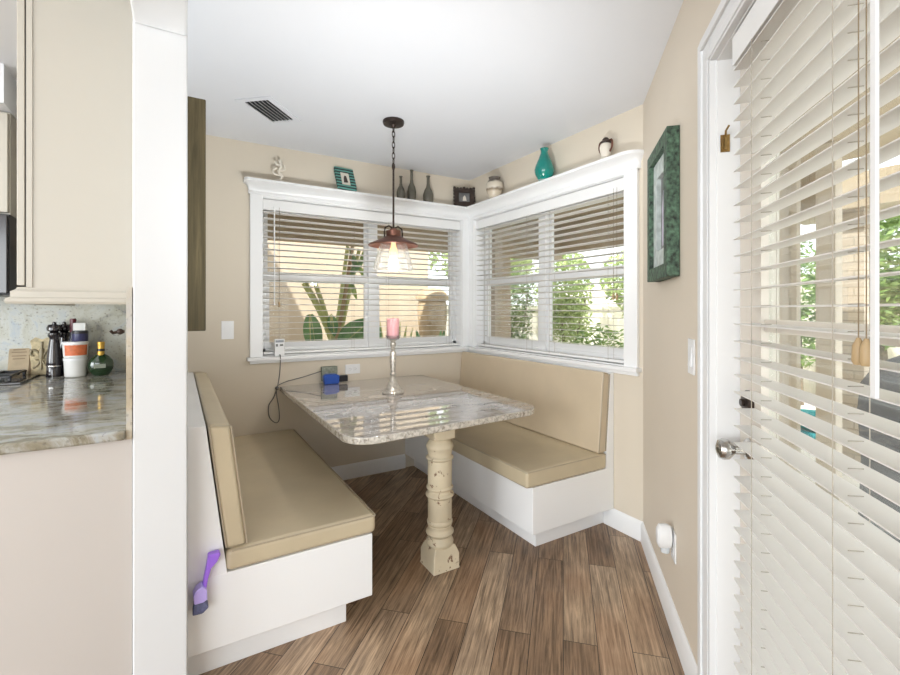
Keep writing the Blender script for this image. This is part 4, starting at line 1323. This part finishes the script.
bx('edge', (0.0405, -0.023, 0.004), (0.047, -0.002, 0.170), M['engr'], t, mtx=Fp)
for zz, wd_ in ((0.142, 0.05), (0.128, 0.062), (0.108, 0.06), (0.092, 0.05)):
    bx('engraved_line', (-0.004 - wd_ / 2, -0.0255, zz), (-0.004 + wd_ / 2, -0.0235, zz + 0.004), M['engr'], t, mtx=Fp)
# little bronze hook on the granite edge
w = MB()
w.ball((PX0 - 0.04, 1.80, 1.232), 0.010)
w.tube([(PX0 - 0.028, 1.80, 1.232), (PX0 - 0.045, 1.80, 1.232), (PX0 - 0.058, 1.795, 1.228), (PX0 - 0.064, 1.792, 1.236)], 0.005, 8)
tag(w.build('wall_hook', M['bronze']), 'small dark bronze hook on the granite beside the partition', 'hook')

# ------------------------------------------------------------------ outside
struct(bx('floor_outside', (-2.5, YA + 0.152, -0.20), (9.5, 9.5, -0.15), M['patio']))
struct(MB().prism([(XB + 0.152, YA + 0.15), (9.5, YA + 0.15), (9.5, -3.0), (0.62, -3.0), (XB + 0.152, YC - 0.14)], -0.20, -0.15).build('floor_porch', M['patio']))
# porch roof on two sides of the nook
w = MB()
w.box((-2.5, YA + 0.152, 2.50), (5.0, 5.0, 2.56))
struct(w.build('porch_ceiling', M['soffit']))
w = MB()
w.box((XB + 0.152, -0.6, 2.50), (4.6, YA + 0.15, 2.56))
struct(w.build('porch_ceiling_side', M['soffit']))
struct(bx('porch_beam', (-2.5, 4.86, 2.02), (4.85, 5.02, 2.50), M['taupe'], None, 0.01, 1))
struct(bx('porch_beam_side', (4.45, 1.60, 2.06), (4.62, 4.85, 2.50), M['taupe'], None, 0.01, 1))
def post(loc, sx, sy, h, m, label, z0=-0.15):
    t = thing('porch_post', label, 'post', loc)
    x, y = loc[0], loc[1]
    bx('shaft', (x - sx / 2, y - sy / 2, z0 + 0.14), (x + sx / 2, y + sy / 2, h), m, t, 0.006, 1)
    bx('plinth', (x - sx / 2 - 0.025, y - sy / 2 - 0.025, z0 + 0.0005), (x + sx / 2 + 0.025, y + sy / 2 + 0.025, z0 + 0.14), m, t, 0.006, 1)
    return t
post((3.30, 4.40, -0.15), 0.24, 0.24, 2.499, M['taupe'], 'thick taupe porch post seen through the left pane of the right window')
post((4.05, 1.405, -0.15), 0.12, 0.12, 2.499, M['trimx'], 'slim beige porch post seen through the door blind')
# garden wall
w = MB()
w.box((-3.0, 6.0, -0.15), (3.22, 6.18, 3.2))
struct(w.build('garden_wall_tall', M['stucco']))
w = MB()
w.box((3.22, 6.02, -0.15), (9.2, 6.18, 1.32))
w.box((3.22, 5.99, 1.30), (9.2, 6.21, 1.36))
struct(w.build('garden_wall_low', mat('whitewashed wall', (0.80, 0.76, 0.69), 0.85)))
# unseen slab added as an occluder, it throws the slanting shade on the wall
struct(bx('shade_slab', (-3.0, 4.3, 3.30), (0.33, 6.9, 3.42), M['soffit']))
# pale wall of the next house, beside the pool
struct(bx('far_wall', (9.2, -3.0, -0.15), (9.4, 9.5, 1.9), mat('sunlit pale wall', (0.82, 0.76, 0.66), 0.8)))
# siding of the house wing beyond the door
w = MB()
for k in range(22):
    z = -0.15 + k * 0.125
    w.prism([(4.0, z), (3.985, z), (3.997, z + 0.125), (4.0, z + 0.125)], 1.575, 2.35, 'y')
w.box((4.0, 1.575, -0.15), (4.04, 2.35, 2.5))
struct(w.build('house_wing_siding', M['siding']))
w = MB()
for y in (1.585, 1.80, 1.90):
    w.box((3.955, y - 0.018, -0.10), (3.99, y + 0.018, 2.4))
struct(w.build('house_wing_trim', M['trimx']))
w = MB()
w.box((5.2, 1.55, -0.1495), (5.32, 1.72, 2.199))
tag(w.build('brick_pillar', M['brick']), 'pale painted brick pillar outside beyond the porch post', 'pillar')
struct(MB().box((5.1, -2.0, 2.2), (5.75, 2.2, 2.5)).build('patio_roof_beam', M['soffit']))
# pool
w = MB(); w.box((5.8, 0.6, -0.1495), (7.35, 3.6, -0.12))
struct(w.build('pool_coping', M['patio'], None, 0.01, 1))
struct(bx('pool_water', (5.95, 0.8, -0.1199), (7.2, 3.4, -0.115), M['water']))
w = MB()
w.tube([(6.65 + 0.36 * math.cos(a), 2.15 + 0.62 * math.sin(a), -0.045) for a in [2 * PI * k / 20 for k in range(20)]], 0.07, 10, True)
tag(w.build('pool_float', M['raft']), 'turquoise ring float on the pool outside the door', 'pool float')

# covered grill
t = thing('covered_grill', 'barbecue grill under a charcoal fabric cover outside the door', 'grill', (3.2, 0.50, -0.15))
random.seed(3)
w = MB()
gx0, gx1, gy0, gy1 = 2.95, 3.50, 0.02, 0.93
levels = [(-0.149, 1.03), (0.25, 1.0), (0.55, 0.99), (0.80, 1.0), (0.93, 0.97), (1.03, 0.86), (1.09, 0.62), (1.10, 0.2)]
rings = []
n_ = 40
for z, k_ in levels:
    ring = []
    for j in range(n_):
        a = 2 * PI * j / n_
        cx_, sy_ = math.cos(a), math.sin(a)
        m_ = max(abs(cx_), abs(sy_)) ** 0.85
        wob = 1 + 0.022 * math.sin(9 * a + z * 5) + random.uniform(-0.012, 0.012)
        ring.append(w.bm.verts.new(((gx0 + gx1) / 2 + cx_ / m_ * (gx1 - gx0) / 2 * k_ * wob, (gy0 + gy1) / 2 + sy_ / m_ * (gy1 - gy0) / 2 * k_ * wob, z + random.uniform(-0.012, 0.012) * (z > 0))))
    rings.append(ring)
for a, b in zip(rings, rings[1:]):
    for j in range(n_):
        w.bm.faces.new((a[j], a[(j + 1) % n_], b[(j + 1) % n_], b[j]))
w.bm.faces.new(rings[-1])
w.bm.faces.new(rings[0][::-1])
w.build('fabric_cover', M['cover'], t, smooth=True, sharp=60)
w = MB()
w.prism([(3.0, 0.62), (3.38, 0.50), (3.42, 0.70), (3.2, 0.78), (3.02, 0.75)], 1.121, 1.140)
tag(w.build('folded_cloth', M['redc'], None, 0.006, 2), 'folded red cloth lying on top of the covered grill', 'cloth')

# plants ----------------------------------------------------------
def leaf_blob(mb, c, rx, ry, rz, n, size, rnd):
    for _ in range(n):
        while True:
            p = Vector((rnd.uniform(-1, 1), rnd.uniform(-1, 1), rnd.uniform(-1, 1)))
            if 0.25 < p.length < 1:
                break
        o = Vector(c) + Vector((p.x * rx, p.y * ry, p.z * rz))
        d = Vector((rnd.gauss(0, 1), rnd.gauss(0, 1), rnd.gauss(0, 0.6))).normalized()
        u = d.cross(Vector((rnd.gauss(0, 1), rnd.gauss(0, 1), rnd.gauss(0, 1)))).normalized()
        s_ = size * rnd.uniform(0.6, 1.25)
        mb.faces([o - d * s_, o + u * s_ * 0.34, o + d * s_, o - u * s_ * 0.34], [(0, 1, 2, 3)])
def tree(name, label, cat, loc, blobs, m, n, size, trunk, seed, group=None):
    rnd = random.Random(seed)
    t = thing(name, label, cat, loc, 0, group)
    w = MB()
    for b in blobs:
        leaf_blob(w, (loc[0] + b[0], loc[1] + b[1], b[2]), b[3], b[4], b[5], int(n * b[3] * b[5] / sum(q[3] * q[5] for q in blobs)), size, rnd)
    w.build('crown', M[m], t)
    w = MB()
    for pts, r in trunk:
        w.tube(smooth_path([(loc[0] + p[0], loc[1] + p[1], p[2]) for p in pts], 5), [r * (1 - 0.5 * k / (5 * (len(pts) - 1))) for k in range(5 * (len(pts) - 1) + 1)], 7)
    w.build('trunk', M['bark'], t)
    return t
gz = -0.149
# shrubs and trees seen through the right window and the door
tr3 = [([(0, 0, gz), (0.02, 0.02, 0.7), (-0.05, 0.1, 1.5)], 0.035), ([(0.05, 0, gz), (0.15, -0.1, 0.7), (0.3, -0.2, 1.5)], 0.03), ([(-0.05, 0, gz), (-0.18, 0.1, 0.8), (-0.3, 0.25, 1.5)], 0.028)]
tree('garden_shrub', 'bushy pale green shrub outside, just right of the middle bar of the right window', 'shrub', (5.52, 5.50, gz), [(0, 0, 1.70, 0.58, 0.42, 0.62), (0.05, -0.05, 1.1, 0.42, 0.36, 0.4)], 'leafp', 4200, 0.05, tr3, 1, 'garden shrubs and trees')
tree('garden_shrub', 'tall many-stemmed green shrub outside, right beside the taupe porch post', 'shrub', (4.42, 5.48, gz), [(0, 0, 1.45, 0.36, 0.38, 0.50), (0.0, 0, 0.95, 0.28, 0.30, 0.4)], 'leaf', 2200, 0.042, [([(0, 0, gz), (0.02, 0.02, 0.7), (-0.05, 0.1, 1.5)], 0.03), ([(0.05, 0, gz), (0.12, -0.05, 0.7), (0.2, -0.1, 1.5)], 0.024), ([(-0.05, 0, gz), (-0.14, 0.05, 0.8), (-0.22, 0.1, 1.5)], 0.022)], 13, 'garden shrubs and trees')
tree('garden_tree', 'leafy green tree above the low garden wall, right of the tall wall', 'tree', (5.2, 7.6, gz), [(0, 0, 2.9, 1.5, 1.0, 1.1), (0.5, 0.2, 2.2, 1.0, 0.8, 0.7)], 'leafp', 4200, 0.10, [([(0, 0, gz), (0.05, 0, 1.2), (0.0, 0.1, 2.9)], 0.09)], 2, 'garden shrubs and trees')
tree('garden_tree', 'pale green tree outside, behind the right half of the right window', 'tree', (7.1, 5.0, gz), [(0, 0, 1.85, 0.95, 0.8, 0.6), (-0.3, -0.2, 1.35, 0.5, 0.5, 0.35)], 'leafp', 3800, 0.07, [([(0, 0, gz), (0.05, 0.05, 0.8), (0.0, 0.1, 1.9)], 0.06)], 3, 'garden shrubs and trees')
tree('garden_shrub', 'low rounded shrub outside, at the foot of the right window view', 'shrub', (5.0, 4.25, gz), [(0, 0, 0.75, 0.42, 0.40, 0.36)], 'leaf', 700, 0.05, [([(0, 0, gz), (0, 0.02, 0.8)], 0.03)], 4, 'garden shrubs and trees')
tree('garden_tree', 'bushy green tree by the pool, seen past the brick pillar through the door', 'tree', (8.1, 2.2, gz), [(0, 0, 2.0, 0.7, 0.52, 0.85), (0.1, 0.1, 1.3, 0.6, 0.40, 0.55)], 'leaf', 3800, 0.07, [([(0, 0, gz), (0.05, 0.05, 0.9), (0.0, 0.1, 2.0)], 0.07)], 5, 'garden shrubs and trees')
tree('garden_tree', 'dense green tree outside, at the far right behind the covered grill', 'tree', (8.1, 0.8, gz), [(0, 0, 1.9, 0.8, 0.78, 0.95), (0, 0.1, 1.2, 0.7, 0.6, 0.6)], 'leafp', 4000, 0.075, [([(0, 0, gz), (0.05, -0.05, 0.9), (0.0, 0.0, 1.9)], 0.08)], 6, 'garden shrubs and trees')
tree('garden_shrub', 'green shrub outside, in the gap between siding and porch post', 'shrub', (8.1, 3.15, gz), [(0, 0, 1.55, 0.42, 0.36, 0.80), (0, 0, 0.9, 0.36, 0.32, 0.5)], 'leaf', 1500, 0.06, [([(0, 0, gz), (0, 0.03, 1.6)], 0.035)], 8, 'garden shrubs and trees')

# big-leaved plants in front of the tall garden wall
def big_leaf(name, base, tip, width, droop, m, parent, stalk=None, sm='stalk', twist=0.0):
    base, tip = Vector(base), Vector(tip)
    d = tip - base
    L = d.length
    d.normalize()
    side = d.cross(Vector((0.15, 1, 0.1))).normalized()
    nrm = side.cross(d).normalized()
    side = (side * math.cos(twist) + nrm * math.sin(twist))
    nrm = side.cross(d).normalized()
    w = MB()
    N = 12
    vs, fs = [], []
    for i in range(N + 1):
        u = i / N
        c_ = base + d * L * u + nrm * droop * (u * u) + Vector((0, 0, -abs(droop) * u * u * 0.4))
        wd = width * (math.sin(PI * min(1, u * 0.94 + 0.06)) ** 0.75) * (1 - 0.25 * u)
        for k in (-2, -1, 0, 1, 2):
            vs.append(c_ + side * wd * k / 2 + nrm * wd * 0.22 * abs(k) / 2)
    for i in range(N):
        for k in range(4):
            fs.append((i * 5 + k, i * 5 + k + 1, i * 5 + 6 + k, i * 5 + 5 + k))
    w.faces(vs, fs, True)
    lf = w.build(name, M[m], parent, sharp=80)
    if stalk is not None:
        MB().tube(smooth_path([stalk, (Vector(stalk) + base) / 2 + Vector((0.01, 0, 0.02)), base, base + d * L * 0.8 + nrm * droop * 0.64 + Vector((0, 0, -abs(droop) * 0.26))], 5), [0.014] * 6 + [0.011] * 5 + [0.005] * 5, 7).build('leaf_stalk', M[sm], lf)
    return lf
pb = (1.36, 4.75, gz)
t = thing('broadleaf_plant', 'broad-leaved green plant outside behind the left pane, in front of the tan wall', 'plant', pb)
big_leaf('leaf', (1.15, 4.70, 1.25), (1.22, 4.66, 0.82), 0.105, 0.04, 'leafd', t, (1.20, 4.75, gz))
big_leaf('leaf', (1.37, 4.70, 1.24), (1.40, 4.66, 1.03), 0.062, 0.03, 'leafd', t, (1.37, 4.75, gz))
big_leaf('leaf', (1.47, 4.70, 0.86), (1.80, 4.62, 1.22), 0.17, 0.05, 'leafd', t, (1.38, 4.75, gz))
big_leaf('leaf', (1.80, 4.70, 0.82), (1.84, 4.66, 1.24), 0.13, 0.05, 'leafd', t, (1.55, 4.75, gz))
for (x0, x1, z1, r) in ((1.30, 1.12, 1.58, 0.034), (1.34, 1.20, 1.66, 0.024)):
    MB().tube(smooth_path([(1.50, 4.80, gz), (1.47, 4.80, 0.7), (x0 + 0.02, 4.80, 1.2), (x1, 4.80, z1)]), r, 7).build('stem', M['stalk'], t)
t = thing('cane_plant', 'tall leaning cane plant with brown and yellow stalks behind the back window mullion', 'plant', (1.50, 5.0, gz))
for k, (dx, xt, zt, m_) in enumerate(((0.0, 1.66, 2.02, 'stalk'), (0.04, 1.72, 2.04, 'stalkb'), (0.08, 1.80, 2.0, 'stalk'), (0.02, 1.70, 1.7, 'stalkb'))):
    MB().tube(smooth_path([(1.45 + dx, 5.05, gz), (1.47 + dx, 5.05, 0.75), (1.56 + dx, 5.04, 1.30), (xt, 5.04, zt)]), 0.022, 7).build('stalk', M[m_], t)
rnd = random.Random(11)
for k in range(9):
    a = rnd.uniform(-0.9, 0.9)
    b0 = Vector((1.68 + 0.015 * k, 5.02, 1.62 + 0.03 * k))
    big_leaf('leaf', b0, b0 + Vector((0.30 * math.sin(a) + 0.1, -0.04, 0.30 * math.cos(a) * rnd.choice((1, -0.6)))), 0.035, 0.06, 'leafd' if k % 2 else 'leaf', t)
t = thing('strap_leaf_plant', 'strap-leaved plant outside below the pendant lamp, behind the candle', 'plant', (2.25, 5.3, gz))
for k in range(13):
    a = -1.0 + 1.45 * k / 12
    b0 = Vector((2.28 + 0.02 * (k % 3), 5.30 + 0.03 * (k % 4), gz))
    big_leaf('leaf', b0, b0 + Vector((0.75 * math.sin(a), -0.1, 1.35 * math.cos(a * 0.8))), 0.045, 0.10, 'stalk' if k % 3 else 'leafp', t)
random.seed(21)
t = thing('border_plant', 'low dark green border plant outside in front of the tan urn', 'plant', (2.74, 4.95, gz))
for k in range(14):
    a = 2 * PI * k / 14
    b0 = Vector((2.74 + 0.08 * math.cos(a), 4.95 + 0.06 * math.sin(a), 0.5))
    big_leaf('leaf', b0, b0 + Vector((0.22 * math.cos(a), 0.10 * math.sin(a), 0.36 + 0.1 * (k % 3))), 0.05, 0.03, 'leafd', t, (2.74, 4.95, gz))
# big tan urn
ux, uy = 3.08, 5.62
t = thing('garden_urn', 'large tan garden urn with a domed rim outside the back window', 'urn', (ux, uy, gz))
MB().lathe([(0.17, 0), (0.19, 0.03), (0.16, 0.08), (0.15, 0.7), (0.19, 0.75), (0.19, 0.82)], (ux, uy, gz), 26).build('pedestal', M['urn'], t)
MB().lathe([(0.10, 0.82), (0.13, 0.86), (0.18, 1.05), (0.205, 1.30), (0.21, 1.52), (0.19, 1.56)], (ux, uy, gz), 28).build('body', M['urn'], t)
MB().lathe([(0.19, 1.56), (0.235, 1.59), (0.235, 1.62), (0.20, 1.68), (0.12, 1.74), (0.0, 1.76)], (ux, uy, gz), 28).build('domed_lid', M['urn'], t)
tree('garden_shrub', 'dark green shrub outside, beside the tan urn', 'shrub', (3.62, 5.55, gz), [(0, 0, 1.15, 0.22, 0.22, 0.50)], 'leaf', 600, 0.05, [([(0, 0, gz), (0, 0.02, 1.1)], 0.025)], 9, 'garden shrubs and trees')
